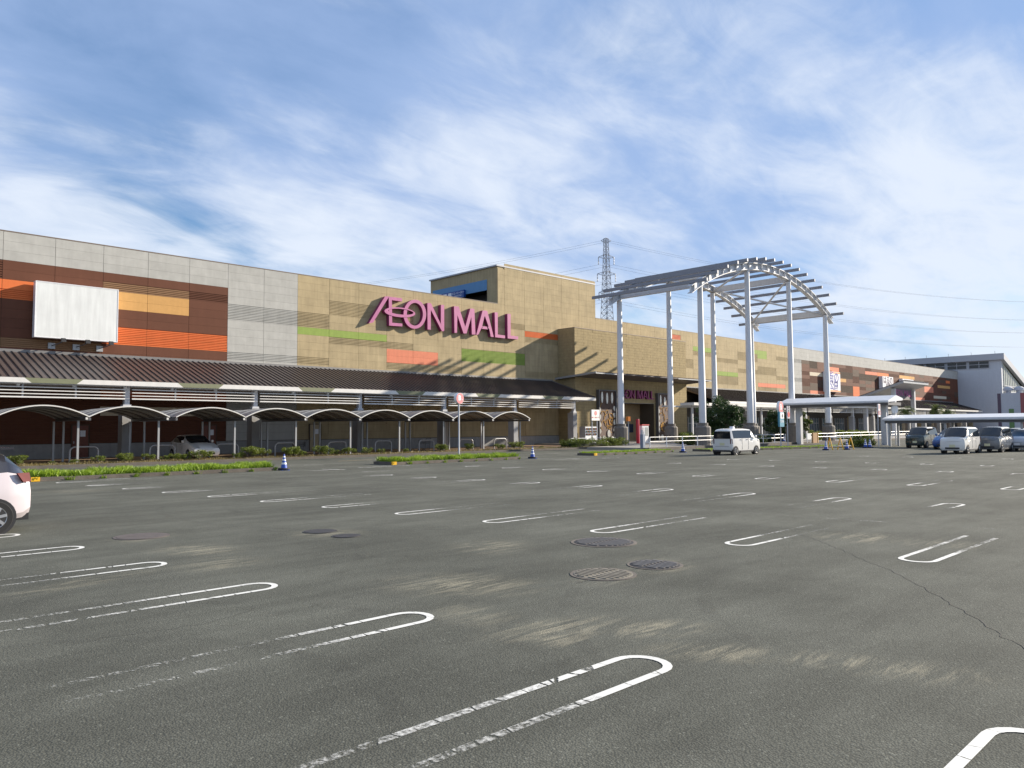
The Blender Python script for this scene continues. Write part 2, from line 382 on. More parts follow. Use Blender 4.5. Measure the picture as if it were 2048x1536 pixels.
PZ = .005
def hairpin(tipx, tipy, sgn, length, wear):
    """U-shaped stall divider: rounded tip towards sgn*X, two lines trailing back"""
    w, lw = .21, .072; mb = MB(); pts = []
    xs = [-length + length*i/14 for i in range(15)]
    for x in xs: pts.append((x - w, -w))
    for i in range(1, 10):
        t = -math.pi/2 + math.pi*i/10; pts.append((-w + w*math.cos(t), w*math.sin(t)))
    for x in reversed(xs): pts.append((x - w, w))
    vs = []; wr = []
    for i, p in enumerate(pts):
        a = pts[max(i-1,0)]; c = pts[min(i+1,len(pts)-1)]; d = Vector((c[0]-a[0], c[1]-a[1])).normalized(); nx, ny = -d.y, d.x
        t = max(0, 1 + (p[0]+w)/ (length*.45))          # better kept at the tip
        for q in (-1, 1): vs.append((tipx + sgn*(p[0]+nx*q*lw/2), tipy + p[1]+ny*q*lw/2, PZ)); wr.append(t*1.0 - wear)
    mb.add(vs, [(2*i,2*i+1,2*i+3,2*i+2) for i in range(len(pts)-1)])
    o = mb.build('stall_marking', PAINT, ground)
    at = o.data.attributes.new('wear', 'FLOAT', 'POINT'); at.data.foreach_set('value', wr)
def row(c0, c1, y0, n, sgn, length, wear, pitch=2.435, lo=-3):
    for k in range(n):
        y = y0 + pitch*k; hairpin(c0 + c1*y, y, sgn, length, wear + random.uniform(-.13, .15))
row(5.55, -.147, 1.15, 7, 1, 2.95, .05)
row(11.46, -.134, 1.25, 13, -1, 2.9, .05)
row(20.17, -.097, .75, 11, 1, 2.7, .15)
row(25.02, -.041, .90, 12, -1, 2.8, .15)
row(33.37, -.021, 2.4, 9, 1, 2.8, .5)
row(38.85, -.042, 2.5, 9, -1, 2.8, .5)
row(47.5, -.03, 6, 6, 1, 2.8, .6)
def strip(name, pts, w, m, wear=None, z=PZ):
    mb = MB(); vs = []
    for i, p in enumerate(pts):
        a = pts[max(i-1,0)]; c = pts[min(i+1,len(pts)-1)]; d = Vector((c[0]-a[0], c[1]-a[1])).normalized()
        for q in (-1,1): vs.append((p[0]-d.y*q*w/2, p[1]+d.x*q*w/2, z))
    mb.add(vs, [(2*i,2*i+1,2*i+3,2*i+2) for i in range(len(pts)-1)]); o = mb.build(name, m, ground)
    if wear is not None:
        at = o.data.attributes.new('wear', 'FLOAT', 'POINT'); at.data.foreach_set('value', [wear]*len(vs))
    return o
strip('centre_line', [(12.07,30),(13.42,21.2),(14.14,17.4),(14.6,10.5),(14.87,7),(15.37,3.4),(15.6,1)], .055, PAINT, -.12)
strip('centre_line', [(29.3,27),(29.4,18),(29.5,10),(29.6,3)], .055, PAINT, -.15)
def wander(pts, st=.12, a=.02):
    out = []
    for p, q in zip(pts, pts[1:]):
        d = Vector(q)-Vector(p); n = max(1, int(d.length/st))
        for i in range(n): out.append((p[0]+d.x*i/n+random.gauss(0,a), p[1]+d.y*i/n+random.gauss(0,a)))
    return out
TAR = mat('tar', (.05,.05,.045), .9)
strip('asphalt_seam', wander([(12.4,5.9),(11.93,5.36),(9.88,3.47),(8.7,2.58),(7.29,1.64),(5,.2)]), .009, TAR, z=.004)
strip('asphalt_crack', wander([(6.2,9.3),(6.9,8.6),(7.6,8.2),(8.3,7.4)], .1, .035), .006, TAR, z=.004)
strip('asphalt_crack', wander([(2.1,7.4),(3.0,7.2),(3.7,7.5)], .1, .03), .006, TAR, z=.004)
strip('asphalt_crack', wander([(13.4,12.5),(12.9,9.2),(12.8,7.7),(13.2,5.2)], .1, .03), .008, TAR, z=.004)
def tyre_mat():
    m = bpy.data.materials.new('tyre_scuff'); m.use_nodes = True; nt = m.node_tree; N = nt.nodes; L = nt.links
    b = N['Principled BSDF']; b.inputs['Base Color'].default_value = (.045,.045,.042,1); b.inputs['Roughness'].default_value = .9
    g_ = N.new('ShaderNodeNewGeometry'); n = N.new('ShaderNodeTexNoise'); n.inputs['Scale'].default_value = 2.2; n.inputs['Detail'].default_value = 8; n.inputs['Roughness'].default_value = .75; L.new(g_.outputs['Position'], n.inputs['Vector'])
    q = N.new('ShaderNodeMapRange'); L.new(n.outputs['Fac'], q.inputs['Value']); q.inputs[1].default_value = .42; q.inputs[2].default_value = .8; q.inputs[3].default_value = 0; q.inputs[4].default_value = .20
    t_ = N.new('ShaderNodeBsdfTransparent'); ms = N.new('ShaderNodeMixShader'); L.new(q.outputs[0], ms.inputs[0]); L.new(t_.outputs[0], ms.inputs[1]); L.new(b.outputs[0], ms.inputs[2]); L.new(ms.outputs[0], N['Material Output'].inputs['Surface'])
    return m
TYM = tyre_mat()
for (cx, cy, r, a0, a1) in ((.6,5.2,2.6,-40,70),(.6,5.2,4.0,-35,60),(9.5,1.0,4.2,60,150),(9.5,1.0,5.6,62,150),(12.5,16,5.0,150,250),(12.5,16,6.4,150,250),(3.2,11.5,3.6,-60,30),(6.8,-8,14,70,100),(6.8,-8,15.4,70,102),(22,10,3.0,100,200),(22,10,4.4,100,200)):
    strip('tyre_mark', [(cx+r*math.cos(rad(a0+(a1-a0)*i/24)), cy+r*math.sin(rad(a0+(a1-a0)*i/24))) for i in range(25)], .15, TYM, z=.0042+random.random()*.0005)
# worn lane arrows and lines between the islands
for (ax, ay, bx, by, w) in [(580,931,647,929.5,.16),(643,938.5,690,939.5,.2),(655,941.5,655+0,941.5,.1),(716,935.5,784,933.5,.2),(745,933,820,931,.15),(620,941.7,657,941,.14),(725,944,800,940.5,.14),
        (195,959,260,957,.16),(170,972,220,970,.15),(1075,918,1160,917,.18),(1110,920,1240,915.5,.15),(1330,906.5,1425,906,.16),(1060,909,1115,907,.16),(845,933,857,933,.12)]:
    A = GP(ax, ay); B = GP(bx, by)
    if (A-B).length > .05: strip('lane_marking', [(A.x+(B.x-A.x)*i/8, A.y+(B.y-A.y)*i/8) for i in range(9)], w, PAINT, .18)
A = GP(676,922.5); B = GP(745,919.5); strip('lane_marking', [(A.x,A.y),(B.x,B.y)], .13, mat('faded_yellow_paint', (.36,.27,.12), .8, var=.25, vscale=5))

# manholes ----------------------------------------------------------------
IRON = mat('cast_iron', (.05,.046,.044), .6, metal=.4, var=.2, vscale=8); IRONR = mat('rusty_iron', (.105,.09,.082), .75, metal=.2, var=.25, vscale=7)
TREAD = mat('worn_iron', (.16,.15,.14), .5, metal=.4, var=.15, vscale=8)
def manhole(x, y, r, label, m, bars):
    t = thing('manhole_cover', (x,y,0), label, 'manhole')
    mb = MB(); mb.lathe([(r*1.10,.001),(r*1.10,.007),(r*1.0,.007)], (x,y,0), 40); mb.build('frame', CONCD if bars else m, t)
    mb = MB(); mb.lathe([(r*.985,.003),(r*.985,.010),(r*.95,.012)], (x,y,0), 40); lid = mb.build('lid', m, t)
    rb = MB(); n = int(r/.075)
    for k in range(-n, n+1):
        xx = k*.075
        if abs(xx) > r*.86: continue
        h = math.sqrt((r*.9)**2 - xx*xx)
        for s_ in (-1, 1):
            y0_, y1_ = (y-h, y-.03) if s_ < 0 else (y+.03, y+h)
            rb.box(x+xx-.021, y0_, .0125, x+xx+.021, y1_, .020)
    if bars: rb.build('tread_pattern', TREAD if m is IRON else m, lid)
manhole(9.5,7.73,.47,'large ribbed iron manhole cover in the asphalt beside a stall marking', IRON, True)
manhole(8.41,5.99,.33,'round iron manhole cover with sand at its left rim', IRON, True)
manhole(7.44,6.07,.37,'round manhole cover mostly filled with pale sand', mat('sandy_iron',(.17,.155,.125),.85,var=.3,vscale=9), True)
manhole(4.67,13.9,.40,'reddish brown manhole cover with a pale concrete ring', IRONR, False)
manhole(7.1,12.2,.27,'small manhole cover ringed with sand, the farther of a close pair', IRON, False)
manhole(7.11,11.36,.22,'small manhole cover ringed with sand, the nearer of a close pair', IRON, False)

# vegetation helpers --------------------------------------------------------
def blades(mb, n, fx, h0, h1, w=.012):
    for _ in range(n):
        x, y, z = fx(); h = random.uniform(h0, h1)*(.90+.14*math.sin(x*2.1+y*1.3)+.12*math.sin(x*5.3-y*4.1)); a = random.uniform(0, 2*math.pi); dx, dy = math.cos(a)*w, math.sin(a)*w
        lx, ly = random.gauss(0, .35)*h, random.gauss(0, .35)*h
        o = len(mb.v); mb.v += [(x-dx,y-dy,z),(x+dx,y+dy,z),(x+lx*.4+dx*.7,y+ly*.4+dy*.7,z+h*.6),(x+lx,y+ly,z+h)]
        mb.f += [(o,o+1,o+2),(o,o+2,o+3)]; mb.m += [0,0]
def leaves(mb, n, fx, s0, s1, flat=.0, mi=0):
    for _ in range(n):
        p = Vector(fx()); s = random.uniform(s0, s1)
        a = Vector((random.gauss(0,1), random.gauss(0,1), random.gauss(0,1)*(1-flat))).normalized(); b = a.orthogonal().normalized()
        b = (Matrix.Rotation(random.uniform(0, 6.28), 3, a) @ b)*s*.5; a = a*s
        o = len(mb.v); mb.v += [tuple(p-a), tuple(p+b), tuple(p+a), tuple(p-b)]; mb.f.append((o,o+1,o+2,o+3)); mb.m.append(mi)
def in_ellipsoid(c, r, surf=.5):
    def fx():
        while True:
            q = Vector((random.uniform(-1,1), random.uniform(-1,1), random.uniform(-1,1)))
            if q.length <= 1 and q.length > surf*random.random(): return (c[0]+q.x*r[0], c[1]+q.y*r[1], c[2]+q.z*r[2])
    return fx

# grass islands ----------------------------------------------------------
YEL = mat('reflector_yellow', (.75,.42,.02), .4)
def island(x0, x1, y0, y1, ang, n_grass, label, tips=(True, False), hgt=(.14,.34)):
    """kerb ring of separate stones + soil + long grass, built about (x0,y0)"""
    org = (x0, y0, 0); R = Matrix.Rotation(ang, 4, 'Z'); Ln = x1-x0; D = y1-y0
    root = MB(); root.box(.14,.14,0, Ln-.14,D-.14,.10)
    isl = root.build('traffic_island', SOIL, local=True); isl.location = org; isl.rotation_euler = (0,0,ang); tag(isl, kind='structure'); WL[isl.name] = (0,0,0)
    n = max(2, round(Ln/1.15)); st = Ln/n; kb = MB(); kb.box(.012,0,0, st-.012,.15,.15); me = kb.mesh('kerb_stone', CONCD)
    for i in range(n):
        for yy in (0, D-.15):
            o = bpy.data.objects.new('kerb_stone', me); COL.objects.link(o); o.parent = isl; o.location = (i*st, yy, random.uniform(-.012,.006)); o.rotation_euler = (0,0,random.uniform(-.004,.004))
    kb = MB(); kb.box(0,.152,0,.15,D-.152,.15); me = kb.mesh('kerb_stone', CONCD)
    for xx in (0, Ln-.15):
        o = bpy.data.objects.new('kerb_stone', me); COL.objects.link(o); o.parent = isl; o.location = (xx,0,0)
    for e, on in zip((0, 1), tips):
        if on:
            kb = MB(); kb.box(-.02 if e == 0 else Ln-.24, -.04, .01, .26 if e == 0 else Ln+.02, .02, .165); kb.build('corner_reflector', YEL, isl, local=True)
    gr = MB()
    def fx():
        x = random.uniform(.12, Ln-.12); y = random.uniform(.08, D-.1); return (x, y, .09)
    ends = lambda x: min(1, x/1.0, (Ln-x)/1.0)
    blades(gr, n_grass, fx, *hgt, w=.011)
    def fr():
        x = random.choice([i*st for i in range(n+1)]) + random.gauss(0,.06); return (min(max(x,.05),Ln-.05), -.015, .0)
    blades(gr, int(n_grass*.02), fr, .08, .22, w=.009)
    go = gr.build('grass', GRASSM, isl, local=True, fix=False); tag(go, kind='stuff')
    return isl
island(6.9, 16.35, 31.85, 33.5, 0, 15000, 'a')
island(22.55, 31.6, 31.85, 33.5, 0, 13000, 'b')
island(38.3, 47.2, 31.85, 33.3, 0, 9000, 'c', hgt=(.08,.2))
island(49.5, 66.5, 30.2, 32.0, rad(-12), 9000, 'd', tips=(False, False), hgt=(.05,.16))

# planting strip in front of the carports ------------------------------------
kb = MB(); kb.box(-8,42.9,0, 56.9,43.06,.14); pk = tag(kb.build('planter_kerb', CONCD, org=(0,0,0)), kind='structure')
kb = MB(); kb.box(-8,43.063,0, 56.9,44.35,.10); ps = tag(kb.build('planter_strip', SOIL, org=(0,0,0)), kind='structure')
gr = MB(); blades(gr, 17000, lambda: (random.uniform(-4,56.5), random.uniform(43.08,44.6), .09), .05, .2, w=.014)
tag(gr.build('grass', DRYG, ps, fix=False), kind='stuff')
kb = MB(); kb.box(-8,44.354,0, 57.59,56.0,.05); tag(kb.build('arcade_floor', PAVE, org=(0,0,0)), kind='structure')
# raised plaza round the gate frame and along the far arcade
kb = MB(); kb.box(57.6,35.55,0, 205,56.0,.20); kb.box(49.35,35.55,0, 57.598,41.8,.20); tag(kb.build('plaza', PLAZA, org=(0,0,0)), kind='structure')
kb = MB(); kb.box(49.2,35.38,0, 205,35.545,.22); tag(kb.build('plaza_kerb', CONCD, org=(0,0,0)), kind='structure')
# ------------------------------------------------------------------ the mall
BW, RH, X0, ZT, YW = 2.882, .606, 10.24, 14.35, 56.0
mall = thing('shopping_mall', (60,56,0), 'long two storey mall clad in brown, orange, grey and beige panels', 'building')
body = MB()
body.box(-22,YW+.05,0, 200.6,YW+1.2,ZT-.03); body.box(-22,YW+1.2,0, 200.6,YW+60,ZT-.5)
wall = body.build('main_wall', JOINT, mall)
cp = MB(); cp.box(-22,YW-.012,ZT-.02, 52.5,YW+.5,ZT+.05); cp.box(67.95,YW-.012,ZT-.02, 200.6,YW+.5,ZT+.05); cp.build('parapet_coping', mat('coping_brown',(.16,.12,.09),.6), mall)
TW0, TW1, TZ, TY1 = 52.52, 67.9, 18.2, 66.9

def rib_profile(w, h, n=5, d=.045):
    mb = MB(); st = h/n
    prof = []
    for k in range(n):
        z = k*st; prof += [(0, z+.004), (0, z+st*.62), (d, z+st*.66), (d, z+st*.96)]
    prof += [(0, h-.001)] if False else []
    for i in range(len(prof)-1):
        (ya, za), (yb, zb) = prof[i], prof[i+1]
        mb.add([(0,ya,za),(w,ya,za),(w,yb,zb),(0,yb,zb)], [(0,1,2,3)])
    # closed ends
    for x in (0, w):
        mb.add([(x,0,0),(x,.05,0),(x,.05,h),(x,0,h)], [(0,1,2,3)]) if False else None
    mb.add([(0,.049,0),(w,.049,0),(w,.049,h),(0,.049,h)], [(0,1,2,3)])
    return mb
GV, GH = .021, .007
def flat_panel(w, h):
    mb = MB(); mb.box(0,0,0, w,.046,h); return mb
def pattern(b, r):
    """(colour, ribbed) of bay b, row r (row 0 under the coping)"""
    def at(b0, b1, r0, r1): return b0 <= b < b1 and r0 <= r < r1
    if b < 5:
        if r < 3: return 'G', False
        if at(-20,2,5,7): return 'O', r == 6
        if at(-20,0,3,5): return 'B', True
        if at(-20,2,11,12): return 'o', True
        if at(2,4,4,5): return 'o', True
        if at(4,5,4,5): return 'B', True
        if at(2,4,5,7): return 'Y', False
        if at(2,5,9,11): return 'O', True
        return 'B', False
    if b < 7: return 'G', (5 <= r < 7) or r == 11
    if b < 37:
        for (b0,b1,r0,r1,c,rb) in BEIGE:
            if at(b0,b1,r0,r1): return c, rb
        return 'b', False
    if b < 38: return 'G', r in (3, 8)
    if r < 3: return 'G', False
    for (b0,b1,r0,r1,c,rb) in FARP:
        if at(b0,b1,r0,r1): return c, rb
    q = ((b//2)*7 + (r//2)*13 + (b*r) % 5) % 6
    return ('D' if q == 0 else 'B'), q in (1,)
BEIGE = [(7,8,5,7,'b',1),(7,10,7,8,'E',0),(7,8,11,12,'b',1),(8,11,3,5,'b',1),(8,11,8,9,'b',1),(10,12,9,11,'S',0),(10,13,11,12,'b',1),(10,13,5,6,'b',1),
 (13,16,3,4,'b',1),(13,16,8,10,'E',1),(16,18,4,5,'O',1),(16,18,5,6,'b',1),(16,18,11,12,'b',1),
 (25,26,1,2,'S',1),(27,29,3,4,'E',0),(27,29,4,5,'b',1),(26,27,6,8,'b',1),(29,31,5,6,'b',1),(31,32,3,5,'b',1),(29,31,8,9,'E',0),(29,31,9,11,'b',1),(31,33,7,8,'b',1),
 (32,33,2,3,'E',0),(33,34,2,4,'E',0),(33,35,6,8,'b',1),(35,37,3,4,'b',1),(35,37,8,9,'b',1),(33,36,10,11,'S',0),(33,35,11,12,'b',1),(32,33,3,5,'b',1)]
FARP = [(39,40,3,5,'D',1),(39,41,6,7,'C',0),(38,39,8,9,'B',1),(39,41,11,12,'S',0),(41,43,4,5,'S',0),(42,43,5,6,'S',0),(43,45,5,7,'D',1),(43,44,7,8,'Y',0),(43,45,9,11,'D',1),(45,46,9,12,'O',0),
 (46,49,5,7,'D',1),(47,49,4,5,'S',0),(49,51,4,5,'O',0),(53,56,4,5,'Y',0),(63,64,4,5,'O',0),(61,64,6,7,'Y',0),(58,60,7,9,'S',0),(60,63,10,11,'C',0),(55,58,11,12,'S',0)]
fp = flat_panel(BW-GV, RH-GH).mesh('wall_panel', PC['G']); rp = rib_profile(BW-GV, RH-.002).mesh('wall_panel', PC['G'])
rp.materials[0] = PC['G']
wx, wy, wz = WL[wall.name]
def put_panel(parent, me, m, x, y, z):
    o = bpy.data.objects.new('wall_panel', me); COL.objects.link(o); o.parent = parent
    pw = WL[parent.name]; o.location = (x-pw[0], y-pw[1], z-pw[2])
    o.material_slots[0].link = 'OBJECT'; o.material_slots[0].material = m
far = {k: MB() for k in PC}; low = {k: MB() for k in PC}
def add_to(mb, src, x, y, z): mb.add([(a+x, b+y, c+z) for a, b, c in src.v], src.f)
fpm = flat_panel(BW-GV, RH-GH); rpm = rib_profile(BW-GV, RH-.002, 4)
for b in range(-8, 66):
    for r in range(0, 13):
        x = X0 + b*BW + GV/2; z = ZT - (r+1)*RH
        if 20 <= b < 25 and r >= 4: continue                 # behind the entrance block
        c, rb = pattern(b, r)
        if 0 <= b < 18: put_panel(wall, rp if rb else fp, PC[c], x, YW, z)
        else: add_to(far[c], rpm if rb else fpm, x, YW, z)
def lowpat(b, r):
    if b < 5:
        if 2 <= b < 5 and r == 18: return 'C', False
        if 2 <= b < 5 and r in (14, 16): return 'O', True
        return 'B', True
    if b < 7: return 'G', r < 18
    return 'b', (b*3 + r//2) % 5 in (0, 1)
for b in range(-4, 18):
    for r in range(13, 22):
        c, rb = lowpat(b, r); add_to(low[c], rpm if rb else fpm, X0+b*BW+GV/2, YW, ZT-(r+1)*RH)
def multi(d, name, parent):
    mb = MB(); ks = [k for k in d if d[k].v]
    for i, k in enumerate(ks): mb.add(d[k].v, d[k].f, i)
    return tag(mb.build(name, [PC[k] for k in ks], parent), kind='stuff')
multi(far, 'distant_cladding', mall); multi(low, 'arcade_cladding', mall)
mb = MB(); mb.box(-22,YW-.08,.05, 61.4,YW+.04,.98); mb.build('plinth', mat('plinth_grey',(.27,.27,.265),.85,var=.12,streak=.1), mall)

# stair tower on the roof -----------------------------------------------------
mb = MB(); mb.box(TW0,YW+.05,ZT-.5, TW1,YW+.3,TZ); mb.box(TW0+.01,YW+.302,ZT-.5, TW0+.25,YW+1.6,TZ-.01)
mb.box(TW1-.25,YW+.302,ZT-.5, TW1,TY1,TZ-.01); mb.box(TW0+.3,TY1-.2,ZT-.5,TW1-.3,TY1,TZ-.01); mb.box(TW0+.01,YW+1.603,16.1, TW0+.25,TY1,TZ-.01); mb.box(TW0+.02,TY1-1.2,ZT-.5,TW0+.25,TY1-.01,16.09)
tower = mb.build('stair_tower', [PC['b']], mall)
mb = MB(); mb.box(TW0-.15,YW-.03,TZ, TW1+.05,TY1+.1,TZ+.14); mb.build('roof_edge', mat('tower_edge',(.36,.37,.40),.5,var=.05), tower)
mb = MB(); mb.box(TW0-.02,YW+1.6,15.95, TW0+.004,TY1-.4,17.05); mb.build('blue_band', mat('band_blue',(.085,.23,.43),.6,var=.08), tower)
mb = MB(); mb.box(TW0+2.2,YW+1.6,ZT, TW0+2.3,TY1-1.2,16.1); mb.build('dark_opening', STEELD, tower)
for b in range(15, 20):
    for r in range(-7, 0):
        z = ZT - (r+1)*RH
        if z > TZ-.1: continue
        put_panel(tower, fp, PC['b'], X0+b*BW+GV/2, YW, z)
half = flat_panel(X0+15*BW-TW0-GV, RH-GH).mesh('wall_panel', PC['b'])
for r in range(-6, 0): put_panel(tower, half, PC['b'], TW0+.01, YW, ZT-(r+1)*RH)
bs = thing('direction_sign', (TW0-.1, 62.9, 15.6), 'blue lift lobby sign with white pictograms on the tower flank', 'sign')
mb = MB(); mb.box(TW0-.32,60.9,15.62, TW0-.03,64.6,16.42); mb.build('box', mat('sign_blue',(.012,.06,.26),.4), bs)
WSGN = mat('sign_white', (.72,.74,.78), .5)
for y in (63.7, 62.9):
    mb = MB(); mb.box(TW0-.335,y,15.74, TW0-.325,y+.55,16.3); mb.build('pictogram', WSGN, bs)
def face_x(x, y, z): return Matrix.Translation((x, y, z)) @ Matrix.Rotation(rad(-90), 4, 'Z') @ Matrix.Rotation(rad(90), 4, 'X')
text_mesh('エレベーター', .34, 'lettering', WSGN, bs, face_x(-.24, -1.1, .55)); text_mesh('ELEVATOR', .24, 'lettering', WSGN, bs, face_x(-.24, -1.1, .25))

# entrance block ---------------------------------------------------------------
BX0, BX1, BY, BZ = 61.45, 82.6, 53.6, 12.48
OX0, OX1, OZ = 68.2, 75.6, 4.55            # entrance opening
mb = MB()
mb.box(BX0,BY+.03,OZ, BX1,YW-.01,BZ-.02); mb.box(BX0,BY+.03,0, OX0,YW-.01,OZ-.003); mb.box(OX1,BY+.03,0, BX1,YW-.01,OZ-.003)
eb = mb.build('entrance_block', JOINT, mall)
mb = MB(); mb.box(BX0-.03,BY-.03,BZ-.018, BX1+.03,YW-.02,BZ+.05); mb.build('coping', mat('coping_brown',(.16,.12,.09),.6), eb)
ec = MB(); BW2 = (BX1-BX0)/7; hh = .303
nrow = int(BZ/hh)
for r in range(nrow):
    z1 = BZ-.02-r*hh; z0 = z1-hh+.010
    for k in range(8):
        xa = BX0 + k*BW2 - (BW2/2 if r % 2 else 0); xb = xa + BW2-.02; xa = max(xa, BX0); xb = min(xb, BX1)
        if xb-xa < .1: continue
        d = random.choice((0,0,.006,.012)); segs = [(xa,xb)]
        if z0 < OZ-.05:
            segs = []
            if xa < OX0: segs.append((xa, min(xb,OX0)))
            if xb > OX1: segs.append((max(xa,OX1), xb))
        for a, c in segs:
            if c-a > .05: ec.box(a,BY-d,max(z0,.05), c,BY+.03,z1)
    ec.box(BX0-.025,BY+.02,z0, BX0,YW-.02,z1); ec.box(BX1,BY+.02,z0, BX1+.025,YW-.02,z1)
tag(ec.build('stone_cladding', mat('entrance_stone',(.33,.262,.145),.85,spec=.2,var=.16,vscale=2.2,streak=.10,bump=.4,bscale=22), eb), kind='stuff')
# recessed lobby front
lob = MB(); lob.box(OX0,YW-.35,.05, OX1,YW-.25,OZ)
lb = lob.build('lobby_wall', mat('lobby_stone',(.30,.22,.125),.8,var=.12), eb)
for i, (a, c) in enumerate(((OX0+.25,OX0+1.05),(OX0+1.15,OX0+2.0),(OX0+2.1,OX0+3.0),(OX0+3.1,OX0+3.9))):
    mb = MB(); mb.box(a,YW-.42,.06, c,YW-.36,OZ-.15); mb.build('glass_pane', GLASS, eb)
mb = MB()
for xx in (OX0+.15, OX0+1.1, OX0+2.05, OX0+3.05, OX0+3.95): mb.box(xx-.05,YW-.46,.06, xx+.05,YW-.351,OZ-.05)
mb.build('door_frame', STEELD, eb)
mb = MB(); mb.box(OX0+.3,BY-.02,OZ+.02,OX1-.0,BY-.014,OZ+.06); mb.build('lintel_trim', CONC, eb)
mb = MB(); mb.box(OX0+4.6,YW-.37,1.2, OX0+6.0,YW-.351,2.2); tag(mb.build('notice_board', mat('board_navy',(.012,.02,.05),.4), eb))
# thin canopy above the entrance, lifting outwards
cx0, cx1 = 60.9, 83.2; yf = 50.3
mb = MB(); mb.prism([(cx0,yf,7.40),(cx0,YW-.05,7.02),(cx0,YW-.05,7.12),(cx0,yf,7.50)], (cx1-cx0,0,0)); can = mb.build('entrance_canopy', mat('canopy_soffit',(.10,.085,.085),.5,metal=.2), mall)
mb = MB(); n = 90
for k in range(n):
    x = cx0 + (cx1-cx0)*(k+.5)/n; mb.prism([(x-.05,yf-.03,7.50),(x-.05,YW-.3,7.13),(x-.05,YW-.3,7.19),(x-.05,yf-.03,7.57)], (.1,0,0))
tag(mb.build('corrugation', ROOFM, can), kind='stuff')
mb = MB(); mb.prism([(cx0-.06,yf-.06,7.38),(cx0-.06,YW-.05,7.0),(cx0-.06,YW-.05,7.2),(cx0-.06,yf-.06,7.58)], (.058,0,0)); mb.build('edge_gutter', STEEL, can)
for a, c in ((cx0-.06,64.3),(75.8,cx1)): mb = MB(); mb.box(a,yf-.063,7.36, c,yf-.005,7.46); mb.build('front_gutter', STEEL, can)

# arcade: lean-to roof, fascia, piers, louvres --------------------------------
YE = 50.0
def arcade(xa, xb, ze, zw, first_olive, piers, tagname):
    mb = MB(); mb.prism([(xa,YE,ze),(xa,YW-.09,zw),(xa,YW-.09,zw-.16),(xa,YE,ze-.16)], (xb-xa,0,0)); roof = mb.build('arcade_roof', ROOFM, mall)
    sm = MB(); nseam = int((xb-xa)/.40); sl = (zw-ze)/(YW-.09-YE)
    for k in range(nseam+1):
        x = xa + .02 + k*.40
        sm.prism([(x,YE-.02,ze-.004),(x,YW-.1,zw-.004),(x,YW-.1,zw+.055),(x,YE-.02,ze+.055)], (.045,0,0))
    tag(sm.build('standing_seams', ROOFS, roof), kind='stuff')
    mb = MB(); mb.box(xa,YW-.16,zw-.03, xb,YW-.02,zw+.16); mb.build('flashing', mat('flashing_grey',(.20,.195,.19),.5,metal=.3,var=.08), roof)
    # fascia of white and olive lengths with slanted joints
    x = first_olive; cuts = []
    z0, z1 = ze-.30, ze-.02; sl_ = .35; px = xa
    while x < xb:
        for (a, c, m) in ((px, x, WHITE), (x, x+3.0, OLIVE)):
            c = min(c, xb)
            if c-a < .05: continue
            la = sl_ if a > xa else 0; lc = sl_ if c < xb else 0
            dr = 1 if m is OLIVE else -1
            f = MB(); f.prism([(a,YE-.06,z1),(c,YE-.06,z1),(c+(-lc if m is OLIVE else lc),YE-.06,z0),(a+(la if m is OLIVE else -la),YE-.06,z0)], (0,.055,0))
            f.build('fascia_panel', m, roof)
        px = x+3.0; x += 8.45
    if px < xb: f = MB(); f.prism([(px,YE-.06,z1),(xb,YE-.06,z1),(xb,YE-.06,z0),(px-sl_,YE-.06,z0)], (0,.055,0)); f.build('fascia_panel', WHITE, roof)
    mb = MB(); mb.prism([(xb-.01,YE-.055,z0),(xb-.01,YW-.12,zw-.35),(xb-.01,YW-.12,zw+.02),(xb-.01,YE-.055,z1)], (.06,0,0)); mb.build('verge_board', STEEL, roof)
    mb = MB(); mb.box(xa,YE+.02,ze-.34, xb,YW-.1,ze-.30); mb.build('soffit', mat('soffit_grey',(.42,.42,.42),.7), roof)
    dl = MB(); dl.lathe([(.10,0),(.10,-.10),(.07,-.13)], (0,0,0), 10); dme = dl.mesh('downlight', WHITE)
    k = 0
    xx = xa+1.2
    while xx < xb:
        o = bpy.data.objects.new('downlight', dme); COL.objects.link(o); o.parent = roof; w = WL[roof.name]; o.location = (xx-w[0], YE+.35-w[1], ze-.345-w[2]); xx += 2.82
    ps = sorted(piers)
    for x in ps:
        mb = MB(); mb.box(x-.28,50.45,.05, x+.28,51.2,3.30); pier = mb.build('pier', CONCB, mall)
        mb = MB(); mb.box(x-.15,50.5,3.42, x+.15,50.8,ze-.345); mb.box(x-.24,50.47,3.302, x+.24,50.95,3.42); mb.build('steel_post', LGREY, pier)
    edges = [xa] + ps + [xb]
    for a, c in zip([xa-.2]+ps, ps):
        a2, c2 = a+.2, c-.2; lv = MB(); lv.box(a2,50.24,ze-1.13,c2,50.33,ze-1.05); bay = lv.build('louvre_bay', WHITE, mall)
        sme = MB(); sme.box(a2,50.23,0, c2,50.33,.055); sm_ = sme.mesh('louvre_slat', WHITE, (a2,50.23,0))
        w = WL[bay.name]
        for k in range(4):
            o = bpy.data.objects.new('louvre_slat', sm_); COL.objects.link(o); o.parent = bay; o.location = (a2-w[0], 50.23-w[1], ze-.93+k*.19-w[2])
        for t in (1/3, 2/3):
            q = a2+(c2-a2)*t; mm = MB(); mm.box(q-.045,50.335,ze-1.14, q+.045,50.42,ze-.345); mm.build('mullion', STEEL, bay)
    return roof
PIERS = [XR(255)*50.45, XR(512)*50.45, XR(721.5)*50.45, XR(890.5)*50.45, XR(1031.5)*50.45, XR(1150)*50.45]
PIERS = [7.6] + PIERS if False else [PIERS[0]-8.5] + PIERS
arcade(-8, 60.4, 4.86, 6.80, XR(47)*50, PIERS, 'a')
